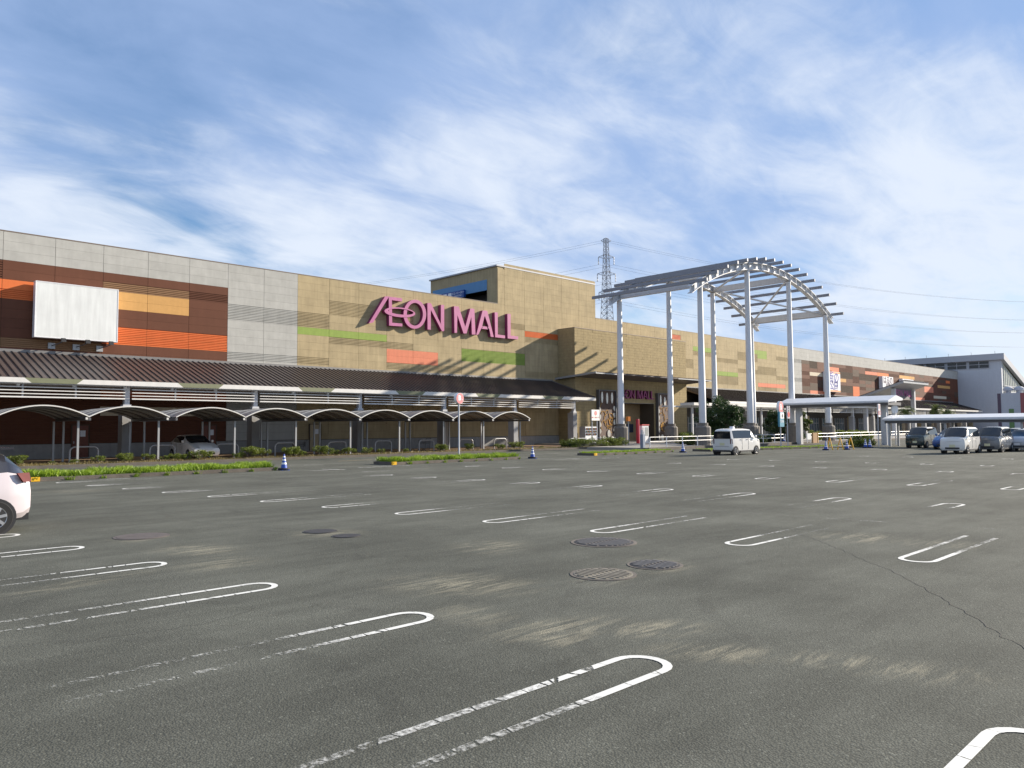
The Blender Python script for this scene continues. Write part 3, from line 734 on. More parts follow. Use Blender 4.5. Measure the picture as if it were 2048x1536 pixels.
# far arcade past the entrance
FP_ = [92+8.5*k for k in range(12)]
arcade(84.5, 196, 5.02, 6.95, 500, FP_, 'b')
# shop fronts under the far arcade
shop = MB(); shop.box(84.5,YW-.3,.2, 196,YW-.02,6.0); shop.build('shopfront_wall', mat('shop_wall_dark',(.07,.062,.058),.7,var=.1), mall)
for k in range(22):
    x = 86 + k*5.0
    mb = MB(); mb.box(x,YW-.36,.2, x+3.6,YW-.31,3.1); win = mb.build('shop_window', GLASSB, mall)
    mb = MB()
    for q in (0,.9,1.8,2.7,3.6): mb.box(x+q-.04,YW-.40,.16, x+q+.04,YW-.302,3.14)
    mb.box(x,YW-.39,2.25, x+3.6,YW-.365,2.33); mb.build('window_frame', LGREY, win)
for k in range(14):
    x = 90 + 8.5*k; mb = MB(); mb.box(x-.45,53.2,.14, x+.45,54.0,3.4); mb.build('stone_pier', PC['C'] if k % 2 == 0 else PC['b'], mall)
mb = MB(); mb.box(117.2,YW-.42,.15, 119.0,YW-.37,2.3); mb.build('green_door', mat('door_green',(.02,.13,.075),.5), mall)
text_mesh('CAFE', .9, 'shop_lettering', WSGN, mall, face_y(99-60, 55.5-56, 3.7))
# doors in the arcade wall
def door(px0, px1, py0, py1, m, paper=True):
    A = YP(px0, py0, YW-.1); B = YP(px1, py1, YW-.1)
    mb = MB(); mb.box(A.x,YW-.10,.1, B.x,YW-.075 if False else YW-.02,A.z); d = mb.build('door', m, mall)
    mb = MB(); mb.box(A.x-.06,YW-.12,.1,A.x,YW-.03,A.z+.06); mb.box(B.x,YW-.12,.1,B.x+.06,YW-.03,A.z+.06); mb.box(A.x,YW-.12,A.z+.001,B.x,YW-.03,A.z+.06); mb.build('door_frame', JOINT, d)
    if paper:
        mx = (A.x+B.x)/2; mb = MB(); mb.box(mx-.02,YW-.106,1.45, mx+.30,YW-.101,1.85); mb.build('paper_notice', WSGN, d)
    mb = MB(); mb.box(A.x+.06,YW-.16,1.0,A.x+.12,YW-.101,1.14); mb.build('handle', STEEL, d)
door(145,176,851,906,mat('door_brown',(.16,.055,.035),.6)); door(407,431,851,905,mat('door_brown',(.16,.055,.035),.6)); door(620,641,849,897,mat('door_beige',(.40,.32,.20),.6))
# ------------------------------------------------------------------ wall sign letters
def z3(p): return (560+p[0]/6.4, 530+p[1]/6.4)
def z4(p): return (840+p[0]/5.907, 520+p[1]/5.907)
def ell(cx, cy, rx, ry, rot, n=40, a0=0, a1=2*math.pi):
    out = []
    for i in range(n):
        t = a0+(a1-a0)*i/n; x = rx*math.cos(t); y = ry*math.sin(t); out.append((cx+x*math.cos(rot)-y*math.sin(rot), cy+x*math.sin(rot)+y*math.cos(rot)))
    return out
LET = {  # outlines read off the photograph, in wall coordinates after conversion
 'slash': [[z3(p) for p in [(1345,402),(1398,402),(1192,735),(1138,745)]]],
 'E': [[z3(p) for p in [(1392,405),(1562,425),(1562,466),(1432,450),(1436,738),(1566,750),(1566,787),(1398,775)]]],
 'N': [[z4(p) for p in [(88,507),(130,510),(247,760),(247,528),(286,532),(286,838),(260,842),(128,588),(128,823),(90,820)]]],
 'M': [[z4(p) for p in [(402,545),(458,550),(535,790),(595,572),(642,577),(656,880),(613,880),(607,672),(550,868),(515,868),(442,650),(437,860),(408,860)]]],
 'A': [[z4(p) for p in [(740,596),(795,600),(872,912),(836,906),(820,822),(722,812),(692,880),(664,887)]]],
 'L': [[z4(p) for p in [(883,617),(919,620),(919,880),(1005,892),(1005,926),(888,912)]]],
 'L2': [[z4(p) for p in [(1033,635),(1071,637),(1071,892),(1162,904),(1157,938),(1036,926)]]],
}
YS = YW-.42
def to_wall(pts): return [(YP(x, y, YS).x, YP(x, y, YS).z) for x, y in pts]
LW = {k: [to_wall(q) for q in v] for k, v in LET.items()}
RINGS = {'O': (to_wall([z3(p) for p in ell(1727,630,145,186,0)]), to_wall([z3(p) for p in ell(1727,630,103,146,0)])),
         'swoosh': (to_wall([z3(p) for p in ell(1532,606,198,62,.10)]), to_wall([z3(p) for p in ell(1545,598,162,36,.10)]))}
AHOLE = to_wall([z4(p) for p in [(765,655),(812,790),(735,780)]])
def letters(root, f, depth, m):
    """f maps wall (X,Z) to sign (X,Z); front plane in f's y"""
    def poly(name, outer, y0, y1):
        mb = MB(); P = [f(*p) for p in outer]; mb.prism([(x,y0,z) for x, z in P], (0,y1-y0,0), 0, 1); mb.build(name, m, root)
    def ring(name, outer, inner, y0, y1):
        mb = MB(); A = [f(*p) for p in outer]; B = [f(*p) for p in inner]; n = len(A)
        for i in range(n):
            j = (i+1) % n; a, b, c, d = A[i], A[j], B[j], B[i]
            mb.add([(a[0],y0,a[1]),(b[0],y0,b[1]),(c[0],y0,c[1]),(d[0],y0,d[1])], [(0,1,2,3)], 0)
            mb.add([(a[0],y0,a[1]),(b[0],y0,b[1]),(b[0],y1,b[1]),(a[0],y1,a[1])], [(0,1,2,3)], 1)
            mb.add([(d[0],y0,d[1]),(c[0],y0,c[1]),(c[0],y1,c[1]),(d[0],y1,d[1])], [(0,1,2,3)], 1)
        mb.build(name, m, root)
    yf, yb = depth
    for k, v in LW.items():
        for q in v:
            if k == 'A': ring('letter', *a_ring(q), yf, yb)
            else: poly('letter', q, yf, yb)
    ring('letter', *RINGS['O'], yf, yb); ring('swoosh', *RINGS['swoosh'], yf-.03*(yb-yf)/.4, yb-.02)
def a_ring(q):
    # the A as a ring: resample outer and hole to the same count
    def res(pts, n):
        L_ = []; tot = 0; seg = []
        for i in range(len(pts)):
            a = Vector(pts[i]); b = Vector(pts[(i+1) % len(pts)]); seg.append((a, b, (b-a).length)); tot += (b-a).length
        for k in range(n):
            d = tot*k/n
            for a, b, l in seg:
                if d <= l: L_.append(tuple(a+(b-a)*(d/l if l else 0))); break
                d -= l
            else: L_.append(tuple(pts[0]))
        return L_
    cx = sum(p[0] for p in AHOLE)/3; cz = sum(p[1] for p in AHOLE)/3
    outer = res(q, 64); inner = []
    tri = [Vector(p) for p in AHOLE]
    for p in outer:        # hole point in the same direction from its centre
        d = Vector((p[0]-cx, p[1]-cz)); best = None
        for i in range(3):
            a, b = tri[i], tri[(i+1) % 3]; e = b-a; den = d.x*e.y-d.y*e.x
            if abs(den) < 1e-9: continue
            t = ((a.x-cx)*e.y-(a.y-cz)*e.x)/den; s = ((a.x-cx)*d.y-(a.y-cz)*d.x)/den
            if t > 0 and -1e-6 <= s <= 1+1e-6 and (best is None or t < best): best = t
        best = best or .1; inner.append((cx+d.x*min(best,.98), cz+d.y*min(best,.98)))
    return outer, inner
lo = min(p[0] for p in LW['slash'][0]); hi = max(p[0] for p in LW['L2'][0])
big = thing('wall_letters', ((lo+hi)/2, YW-.2, 9.0), 'huge magenta AEON MALL letters standing off the beige upper wall', 'sign')
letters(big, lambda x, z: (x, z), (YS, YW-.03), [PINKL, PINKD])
mX = min(p[0] for p in LW['M'][0]); lX = hi; mZ = sum(p[1] for p in LW['M'][0])/len(LW['M'][0])
A = YP(1273.5, 790, 53.45); B = YP(1307, 790, 53.45); ks = (B.x-A.x)/(lX-mX); zc = YP(1290, 791, 53.45).z
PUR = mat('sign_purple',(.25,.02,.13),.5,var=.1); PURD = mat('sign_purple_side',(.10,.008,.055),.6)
small = thing('wall_letters', (A.x, 53.45, zc), 'smaller dark purple AEON MALL letters above the entrance opening', 'sign')
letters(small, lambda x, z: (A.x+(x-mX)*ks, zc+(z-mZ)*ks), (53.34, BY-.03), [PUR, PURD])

# blank billboard + its floodlights ----------------------------------------------
bb = thing('billboard', (14.34, 55.5, 7.78), 'blank weathered white billboard on the brown and orange wall', 'billboard')
mb = MB(); mb.box(11.94,55.30,7.79, 16.74,55.80,11.29)
mb.build('panel', mat('billboard_white',(.66,.68,.67),.5,var=.05,vscale=1.0,streak=.13), bb)
fr = MB()
for (a,b,c,d) in ((11.90,7.75,16.78,7.80),(11.90,11.28,16.78,11.33),(11.90,7.803,11.95,11.277),(16.73,7.803,16.78,11.277)): fr.box(a,55.285,b, c,55.82,d)
fr.build('edge_trim', mat('trim_white',(.74,.74,.76),.4), bb)
mb = MB()
for x in (12.6, 16.0): mb.box(x,55.82,8.2, x+.15,55.97,10.9)
mb.build('bracket', STEELD, bb)
for i, x in enumerate((13.02,14.44,15.85)):
    t = thing('floodlight', (x,55.9,7.3), 'grey bracket floodlight fixed to the wall below the blank billboard', 'floodlight', 'floodlights under the billboard')
    mb = MB(); mb.box(x-.2,55.86,7.12, x+.2,55.985,7.5); mb.build('wall_plate', STEEL, t)
    mb = MB(); mb.tube([(x,55.86,7.32),(x+.25,55.45,7.42),(x+.45,55.1,7.55)], .03, 6); mb.build('arm', STEELD, t)
    mb = MB(); mb.prism([(x+.33,54.98,7.52),(x+.62,54.98,7.52),(x+.60,55.0,7.74),(x+.35,55.0,7.74)], (0,.18,.05)); mb.build('lamp_head', BLKP, t)

# shop boards on the far wall ---------------------------------------------------------
def board(b0, b1, r0, r1, label, texts, edge):
    xa, xb = X0+b0*BW, X0+b1*BW; za, zb = ZT-r1*RH, ZT-r0*RH; t = thing('sign_board', ((xa+xb)/2, YW-.6, za), label, 'sign')
    mb = MB(); mb.box(xa,YW-.75,za, xb,YW-.05,zb, 0); mb.build('box', mat('board_white',(.76,.76,.78),.5), t)
    if edge:
        for (p, q) in ((za+.05, za+.28), (zb-.28, zb-.05)):
            mb = MB(); mb.box(xa+.03,YW-.765,p, xb-.03,YW-.752,q); mb.build('stripe', edge, t)
    for s, size, dz, m in texts: text_mesh(s, size, 'lettering', m, t, face_y(0, -.165, dz), bold=.02)
BLUEI = mat('ink_blue',(.02,.03,.30),.5); PURI = mat('ink_plum',(.05,.02,.05),.5)
board(40.68,42.51,5.5,11.15,'white shop board with blue brush characters between orange stripes',[('街の',2.1,2.35,BLUEI),('公園',1.7,.95,BLUEI)],mat('stripe_orange',(.72,.30,.08),.6))
board(49.2,51.07,5.15,9.3,'white shop board with plum characters above the far portico',[('はるの',1.6,1.7,PURI),('市場',1.2,.6,PURI)],None)
board(52.85,55.0,5.3,8.6,'white shop board mostly hidden by the far portico roof',[('薬',1.4,1.0,PURI)],None)

# ------------------------------------------------------------------ gate frame (pergola)
CXS = [58.85, 67.2, 75.8, 84.4]; YN, YF = 36.6, 45.55; PB = .20
CXM = sum(CXS)/4; ARR = 29.0; CROWN = 17.85
def arc_z(x): return CROWN - ARR + math.sqrt(ARR*ARR - (x-CXM)**2)
per = thing('gate_frame', (CXM, 41, PB), 'tall white steel gate frame with arched beams and grey fins above the entrance plaza', 'pergola')
for y in (YN, YF):
    for x in CXS:
        top = arc_z(x)-.72
        mb = MB(); mb.lathe([(.31,PB+1.95),(.31,PB+4.9),(.30,PB+4.92),(.235,top)], (x,y,0), 20); colm = mb.build('column', PERG, per, smooth=True)
        mb = MB(); mb.lathe([(.68,PB),(.68,PB+1.55),(.60,PB+1.66),(.46,PB+1.70),(.46,PB+1.95),(.30,PB+1.955)], (x,y,0), 12); mb.build('pedestal', STONE, colm)
    n = 30; xa, xb = CXS[0]-1.6, CXS[-1]+1.6; mb = MB()
    pts = [(xa+(xb-xa)*i/n, arc_z(xa+(xb-xa)*i/n)) for i in range(n+1)]
    for off, th, w in ((0,.06,.5),(-.64,.06,.5),(-.33,.62,.08)):
        for i in range(n):
            (x1,z1),(x2,z2) = pts[i], pts[i+1]; mb.add([(x1,y-w/2,z1+off-th/2),(x1,y+w/2,z1+off-th/2),(x1,y+w/2,z1+off+th/2),(x1,y-w/2,z1+off+th/2),(x2,y-w/2,z2+off-th/2),(x2,y+w/2,z2+off-th/2),(x2,y+w/2,z2+off+th/2),(x2,y-w/2,z2+off+th/2)],
                [(0,1,5,4),(1,2,6,5),(2,3,7,6),(3,0,4,7)] + ([(3,2,1,0)] if i == 0 else []) + ([(4,5,6,7)] if i == n-1 else []))
    arch = mb.build('arch_beam', PERG, per)
    mb = MB()
    for k in range(24):
        x = xa+.4+(xb-xa-.8)*k/23; z = arc_z(x); mb.box(x-.02,y-.24,z-.60,x+.02,y-.045,z-.04); mb.box(x-.02,y+.045,z-.60,x+.02,y+.24,z-.04)
    mb.build('stiffeners', PERG, arch)
for x in CXS:
    z = arc_z(x)-.4; mb = MB(); mb.box(x-.17,YN+.27,z-.32,x+.17,YF-.27,z+.28); mb.build('tie_beam', PERG, per)
for i in range(3):
    for (a, b) in (((i, YN+.4), (i+1, YF-.4)), ((i, YF-.4), (i+1, YN+.4))):
        if i == 1 and a[1] > 45: continue
        mb = MB(); mb.tube([(CXS[a[0]]+.3, a[1], arc_z(CXS[a[0]])-.55), (CXS[b[0]]-.3, b[1], arc_z(CXS[b[0]])-.55)], .10, 8); mb.build('brace', PERG, per)
for k in range(17):
    x = 57.65 + 28.1*k/16; z = arc_z(x)+.035; sl = -(x-CXM)/math.sqrt(ARR*ARR-(x-CXM)**2)
    mb = MB(); mb.bar((x,35.1,z+.16),(x,47.9,z+.16),.20,.28); mb.build('fin', FINM, per)

# ------------------------------------------------------------------ carports in front of the arcade
SY0, SY1 = 44.2, 50.2
VX = [XR(x, 833)*SY0 for x in (178,338)] ; UW = 4.1
starts = [VX[0]-UW*2-.0, VX[0]-UW, VX[0]] + [XR(352,833)*SY0 + UW*.99*k for k in range(7)]
def carport():
    t = thing('carport', (0,0,.05), 'grey barrel vaulted carport bay on slim posts in front of the arcade', 'carport', 'carport bays in a row before the arcade')
    zs, rise, n = 2.52, .56, 18
    def z(u): return zs + rise*(1-(2*u-1)**2)
    R0 = MB()
    for i in range(n):
        u0, u1 = i/n, (i+1)/n
        R0.add([(UW*u0,SY0,z(u0)),(UW*u1,SY0,z(u1)),(UW*u1,SY1,z(u1)-.05),(UW*u0,SY1,z(u0)-.05),(UW*u0,SY0,z(u0)-.025),(UW*u1,SY0,z(u1)-.025),(UW*u1,SY1,z(u1)-.075),(UW*u0,SY1,z(u0)-.075)], [(0,1,2,3),(7,6,5,4),(0,4,5,1),(3,2,6,7)])
    roof = R0.build('vault_sheet', mat('vault_grey',(.20,.20,.205),.45,metal=.3,var=.12,vscale=1.2), t, local=True)
    for yy, w, hh_, m in ((SY0-.05,.06,.06,WHITE),(SY1,.06,.09,STEEL)):
        e = MB()
        for i in range(n):
            u0, u1 = i/n, (i+1)/n; d = -.05 if yy > 47 else 0
            e.add([(UW*u0,yy,z(u0)+.02+d),(UW*u1,yy,z(u1)+.02+d),(UW*u1,yy+w,z(u1)+.02+d),(UW*u0,yy+w,z(u0)+.02+d),(UW*u0,yy,z(u0)+.02-hh_+d),(UW*u1,yy,z(u1)+.02-hh_+d),(UW*u1,yy+w,z(u1)+.02-hh_+d),(UW*u0,yy+w,z(u0)+.02-hh_+d)],
                [(0,1,2,3),(7,6,5,4),(0,4,5,1),(3,2,6,7)] + ([(0,3,7,4)] if i == 0 else []) + ([(1,5,6,2)] if i == n-1 else []))
        e.build('edge_arch', m, t, local=True)
    for k in range(1, 8):
        yy = SY0 + (SY1-SY0)*k/8; rb = MB()
        for i in range(n):
            u0, u1 = i/n, (i+1)/n; d = -.05*k/8+.012
            rb.add([(UW*u0,yy,z(u0)+d+.02),(UW*u1,yy,z(u1)+d+.02),(UW*u1,yy+.04,z(u1)+d+.02),(UW*u0,yy+.04,z(u0)+d+.02),(UW*u0,yy,z(u0)+d-.09),(UW*u1,yy,z(u1)+d-.09),(UW*u1,yy+.04,z(u1)+d-.09),(UW*u0,yy+.04,z(u0)+d-.09)], [(0,1,2,3),(7,6,5,4),(0,4,5,1),(3,2,6,7)])
        rb.build('rib', STEELD if k % 2 else STEEL, t, local=True)
    for x in (.06, UW-.06):
        b = MB(); b.box(x-.055,SY0+.05,zs-.20, x+.055,SY1-.02,zs-.06); b.build('side_beam', STEELD, t, local=True)
    gx = MB(); gx.box(UW-.16,SY0-.03,zs-.16,UW-.06,SY0+.04,zs-.045); gx.build('gutter_end', WHITE, t, local=True)
    for x, yy in ((UW-.25, SY0+.95), (UW-.25, SY1-.25), (.25, SY1-.25)):
        p = MB(); p.box(x-.05,yy-.05,0, x+.05,yy+.05,zs-.20); p.build('post', STEEL, t, local=True)
    return t
cproto = carport()
for i, x in enumerate(starts):
    o = cproto if i == 0 else dup(cproto, (x,0,.05))
    o.location = (x,0,.05)
    if i == 3: o['label'] = 'carport bay with a white hatchback parked under its vault'

# hoop barriers behind the parking places
def hoop():
    t = thing('hoop_barrier', (0,0,.05), 'grey steel hoop barrier standing behind the carport planting', 'barrier', 'hoop barriers along the carports')
    pts = [(-.72,0,0),(-.72,0,.62)] + [(-.72+.26*(1-math.cos(a)),0,.62+.26*math.sin(a)) for a in [math.pi/2*i/6 for i in range(1,7)]]
    pts += [(-p[0],0,p[2]) for p in reversed(pts)]
    m = MB(); m.tube(pts, .048, 10); m.build('tube', STEEL, t, local=True, smooth=True)
    m = MB()
    for s in (-1,1): m.lathe([(.09,0),(.09,.02),(.05,.03)], (s*.72,0,0), 12)
    m.build('base_plates', STEEL, t, local=True); return t
hp = hoop(); HX = [5.2] + [XR(px)*47.6 for px in (171,327,456,571,675,767,853,932,1000)]
for i, x in enumerate(HX):
    o = hp if i == 0 else dup(hp, (0,0,0)); o.location = (x, 47.6, .05)
# ------------------------------------------------------------------ far hall at the end of the mall
HGREY = mat('hall_grey',(.47,.49,.53),.6,var=.04,streak=.04); HEDGE = mat('hall_edge',(.40,.41,.44),.5)
HX0, HY0, HZ = 200.6, 47.05, 17.9
hall = thing('exhibition_hall', (HX0, HY0, 0), 'grey hall with a raked roof and a band of high windows beyond the mall', 'building')
def zr(x): return HZ - (x-HX0)*.30
mb = MB(); mb.prism([(HX0,HY0,0),(HX0+45,HY0,0),(HX0+45,HY0,zr(HX0+45)-1.2),(HX0,HY0,HZ-1.2)], (0,45,0)); mb.build('wall', HGREY, hall)
mb = MB(); mb.prism([(HX0-.8,HY0-.8,HZ+.1-.0),(HX0+46,HY0-.8,zr(HX0+45)),(HX0+46,HY0-.8,zr(HX0+45)-1.3),(HX0-.8,HY0-.8,HZ-1.3)], (0,46.5,0)); rf = mb.build('roof', HEDGE, hall)
for k in range(6):
    y = HY0+2.4+k*4.6; mb = MB(); mb.box(HX0-.12,y,14.9, HX0-.02,y+4.0,16.55); wn = mb.build('window', GLASS, hall)
    fr = MB(); fr.box(HX0-.18,y-.1,14.8,HX0-.121,y,16.65); fr.box(HX0-.18,y+4.0,14.8,HX0-.121,y+4.1,16.65); fr.box(HX0-.18,y+1.95,14.9,HX0-.121,y+2.05,16.55); fr.box(HX0-.16,y,15.68,HX0-.122,y+4,15.78); fr.box(HX0-.18,y,14.8,HX0-.121,y+4,14.9); fr.build('window_frame', HEDGE, wn)
gl = MB(); gl.prism([(HX0+1.2,HY0-.06,7.5),(HX0+40,HY0-.06,7.5),(HX0+40,HY0-.06,zr(HX0+40)-2.1),(HX0+1.2,HY0-.06,HZ-2.1)], (0,.05,0)); gl_o = gl.build('glass_gable', mat('gable_glass',(.42,.44,.36),.2,var=.05), hall)
gm = MB()
for k in range(26): x = HX0+1.5+k*1.5; gm.box(x-.06,HY0-.15,7.5, x+.06,HY0-.062,zr(x)-2.15)
gm.box(HX0+1.2,HY0-.2,9.2,HX0+40,HY0-.155,9.5); gm.box(HX0+1.2,HY0-.2,10.6,HX0+40,HY0-.155,10.8); gm.build('mullions', HEDGE, gl_o)
for k in range(9): 
    y = HY0+1+k*4.8; mb = MB(); mb.box(HX0-.4,y,HZ+.05,HX0-.34,y+.06,HZ+.75); mb.build('lightning_rod', STEELD, rf)
ann = thing('side_block', (175, 33, 0), 'plain grey block with purple, green and red vertical stripes in front of the hall', 'building')
axx = 166.0; ay1 = axx/XR(1995,800); ay0 = ay1-14
zt_ = YP(1995, 787, ay1).z
mb = MB(); mb.box(axx,ay0,0, axx+30,ay1,zt_); mb.build('wall', HGREY, ann)
for px, c, w, zt2 in ((1995,(.10,.07,.10),.55,zt_),(2017,(.12,.22,.08),.8,zt_*.62),(2041,(.30,.09,.09),.7,zt_)):
    y = axx/XR(px,800); mb = MB(); mb.box(axx-.08,y-w,.1, axx-.004,y,zt2-.02); mb.build('stripe', mat('stripe_%d' % px, c, .6), ann)
for px in (2008, 2030): y = axx/XR(px,780); mb = MB(); mb.lathe([(.5,zt_),(.5,zt_+.5),(.9,zt_+.6),(.85,zt_+1.0),(.45,zt_+1.3)], (axx+3,y,0), 14); mb.build('roof_ventilator', HEDGE, ann, smooth=True)

# far portico ------------------------------------------------------------------
P0 = YP(1807,761,44); P1 = YP(1857,769,44); PX0, PX1, PZF = P0.x, P1.x, P0.z
por = thing('far_portico', ((PX0+PX1)/2, 48, .14), 'raked grey portico roof with a purple lettered sign over the far mall entrance', 'portico')
mb = MB(); mb.prism([(PX0,44,PZF-.35),(PX0,54.5,5.1),(PX0,54.5,5.5),(PX0,44,PZF)], (PX1-PX0,0,0)); pr = mb.build('roof', STEEL, por)
mb = MB()
for k in range(28): x = PX0+(PX1-PX0)*(k+.2)/28; mb.prism([(x,43.9,PZF+.01),(x,54.5,5.51),(x,54.5,5.62),(x,43.9,PZF+.13)], (.2,0,0))
tag(mb.build('corrugation', ROOFM, pr), kind='stuff')
for x in (PX0+1.2, PX1-1.6):
    for y in (46.0, 50.5):
        mb = MB(); mb.box(x-.3,y-.3,.14,x+.3,y+.3,PZF-.45-(y-44)*.36); mb.build('post', LGREY, por)
zs_ = YP(1800,795,46.2).z
mb = MB(); mb.box(PX0+1.6,46.1,zs_-.2, PX1-2.0,46.3,zs_+1.6); sb = mb.build('sign_band', mat('band_grey',(.13,.12,.13),.6), por)
text_mesh('ÆON MALL', 1.5, 'lettering', mat('ink_magenta',(.34,.05,.22),.5), por, face_y(0, 46.06-48, zs_+.55), bold=.03)

# ------------------------------------------------------------------ covered walkways
def walkway(name, x, y0, y1, zl, zh, w, posts, label, pw=.5):
    t = thing(name, (x+w/2, (y0+y1)/2, 0), label, 'walkway')
    mb = MB(); mb.prism([(x,y0,zl),(x+w*.55,y0,zh),(x+w,y0,zh-.25),(x+w,y0,zh-.45),(x,y0,zl-.14)], (0,y1-y0,0)); mb.build('roof', mat('walkway_roof',(.70,.71,.72),.45,var=.05,streak=.05), t)
    mb = MB(); mb.box(x-.03,y0+.02,zl-.22, x+.12,y1-.02,zl-.141); mb.build('gutter', STEEL, t)
    mb = MB(); mb.box(x+.2,y0+.1,zl-.42,x+w-.2,y1-.1,zl-.145); mb.build('soffit_beam', STEELD, t)
    for (px, py) in posts:
        mb = MB(); mb.box(px-pw/2,py-pw/2,.0,px+pw/2,py+pw/2,zl-.3); mb.build('post', STEEL if pw < .3 else LGREY, t)
    return t
walkway('covered_walkway', 73.0, 26.1, 36.7, 4.1, 4.62, 3.6, [(74.4,35.2),(74.4,27.0)], 'white roofed covered walkway on thick grey posts, the taller of two')
walkway('covered_walkway', 69.5, 8.0, 25.4, 2.42, 2.72, 3.2, [(70.0,25.0),(72.0,25.0),(70.0,20.6),(72.0,20.6),(70.0,15.2),(72.0,15.2),(70.0,10)], 'low white roofed walkway with slim posts behind the parked cars', .16)
# flat white link canopy near the entrance
t = thing('link_canopy', (78,46,.14), 'thin flat white canopy slab linking the entrance to the covered walkway', 'canopy')
za = YP(1400,812,49.0).z
mb = MB(); mb.box(74.5,47.4,za, 100,49.2,za+.30); mb.build('slab', WHITE, t)
mb = MB(); mb.box(72.0,49.22,za-.18, 101,50.0,za-.02); mb.build('under_beam', LGREY, t)
for x in (75.5, 83.5, 91.5, 99.0): mb = MB(); mb.box(x-.1,48.2,.2,x+.1,48.4,za-.001); mb.build('post', LGREY, t)

# ------------------------------------------------------------------ pylon and wires
LAT = mat('galvanised_lattice',(.42,.43,.45),.6,metal=.2)
PYY = 140.0; PYX = PYY*XR(1213,560); ztop = YP(1213,474,PYY).z
pyl = thing('transmission_tower', (PYX,PYY,0), 'tall lattice power transmission tower standing behind the mall roof', 'pylon')
def pw_(z): return 2.3*(1-z/ztop)**1.15 + .45
mb = MB(); zl = [0]
while zl[-1] < ztop-1.0: zl.append(min(ztop-.5, zl[-1] + max(1.7, pw_(zl[-1])*.95)))
for a, c in zip(zl, zl[1:]):
    wa, wc = pw_(a), pw_(c); ca = [(PYX-wa,PYY-wa,a),(PYX+wa,PYY-wa,a),(PYX+wa,PYY+wa,a),(PYX-wa,PYY+wa,a)]; cc = [(PYX-wc,PYY-wc,c),(PYX+wc,PYY-wc,c),(PYX+wc,PYY+wc,c),(PYX-wc,PYY+wc,c)]
    for i in range(4):
        j = (i+1) % 4; mb.tube([ca[i],cc[i]], .11, 4, cap=False); mb.tube([ca[i],cc[j]], .06, 4, cap=False); mb.tube([ca[j],cc[i]], .06, 4, cap=False); mb.tube([cc[i],cc[j]], .05, 4, cap=False)
mb.build('lattice', LAT, pyl)
adx = Vector((.78,-.62,0))
arms = []
for k, (dz, half) in enumerate(((1.2,1.5),(6.0,2.3),(11.0,2.7),(16.5,2.3))):
    z = ztop-dz; mb = MB()
    for s in (-1,1):
        e = Vector((PYX,PYY,z)) + adx*s*half
        mb.tube([(PYX,PYY,z+.9), e], .08, 4); mb.tube([(PYX,PYY,z-.7), e], .08, 4)
        for q in (.3,.55,.8): p = Vector((PYX,PYY,z))+adx*s*half*q; mb.tube([p+Vector((0,0,.9*(1-q))), p+Vector((0,0,-.7*(1-q)))], .06, 4)
        arms.append(e)
    am = mb.build('cross_arm', LAT, pyl)
    if k:
        for s in (-1,1):
            e = Vector((PYX,PYY,z)) + adx*s*half; ins = MB(); ins.lathe([(.10,0),(.16,-.4),(.10,-.8),(.16,-1.2),(.10,-1.6),(.16,-2.0),(.08,-2.3)], tuple(e), 6); ins.build('insulator', LGREY, am)
WIRE = mat('wire_grey',(.10,.11,.13),.5)
for e0 in arms:
    for d, ln, end_dz in ((Vector((.93,-.36,0)), 300, 2), (Vector((-.55,.83,0)), 260, -6)):
        e = e0 + Vector((0,0,-2.3 if e0.z < ztop-3 else 0)); pts = []
        for i in range(25):
            u = i/24; p = e + d*ln*u; p.z += end_dz*u - 4*9*u*(1-u); pts.append(p)
        mb = MB(); mb.tube(pts, .022, 4, cap=False); tag(mb.build('power_line', WIRE, None), 'thin power line strung from the lattice tower', 'power line', 'power lines on the tower')
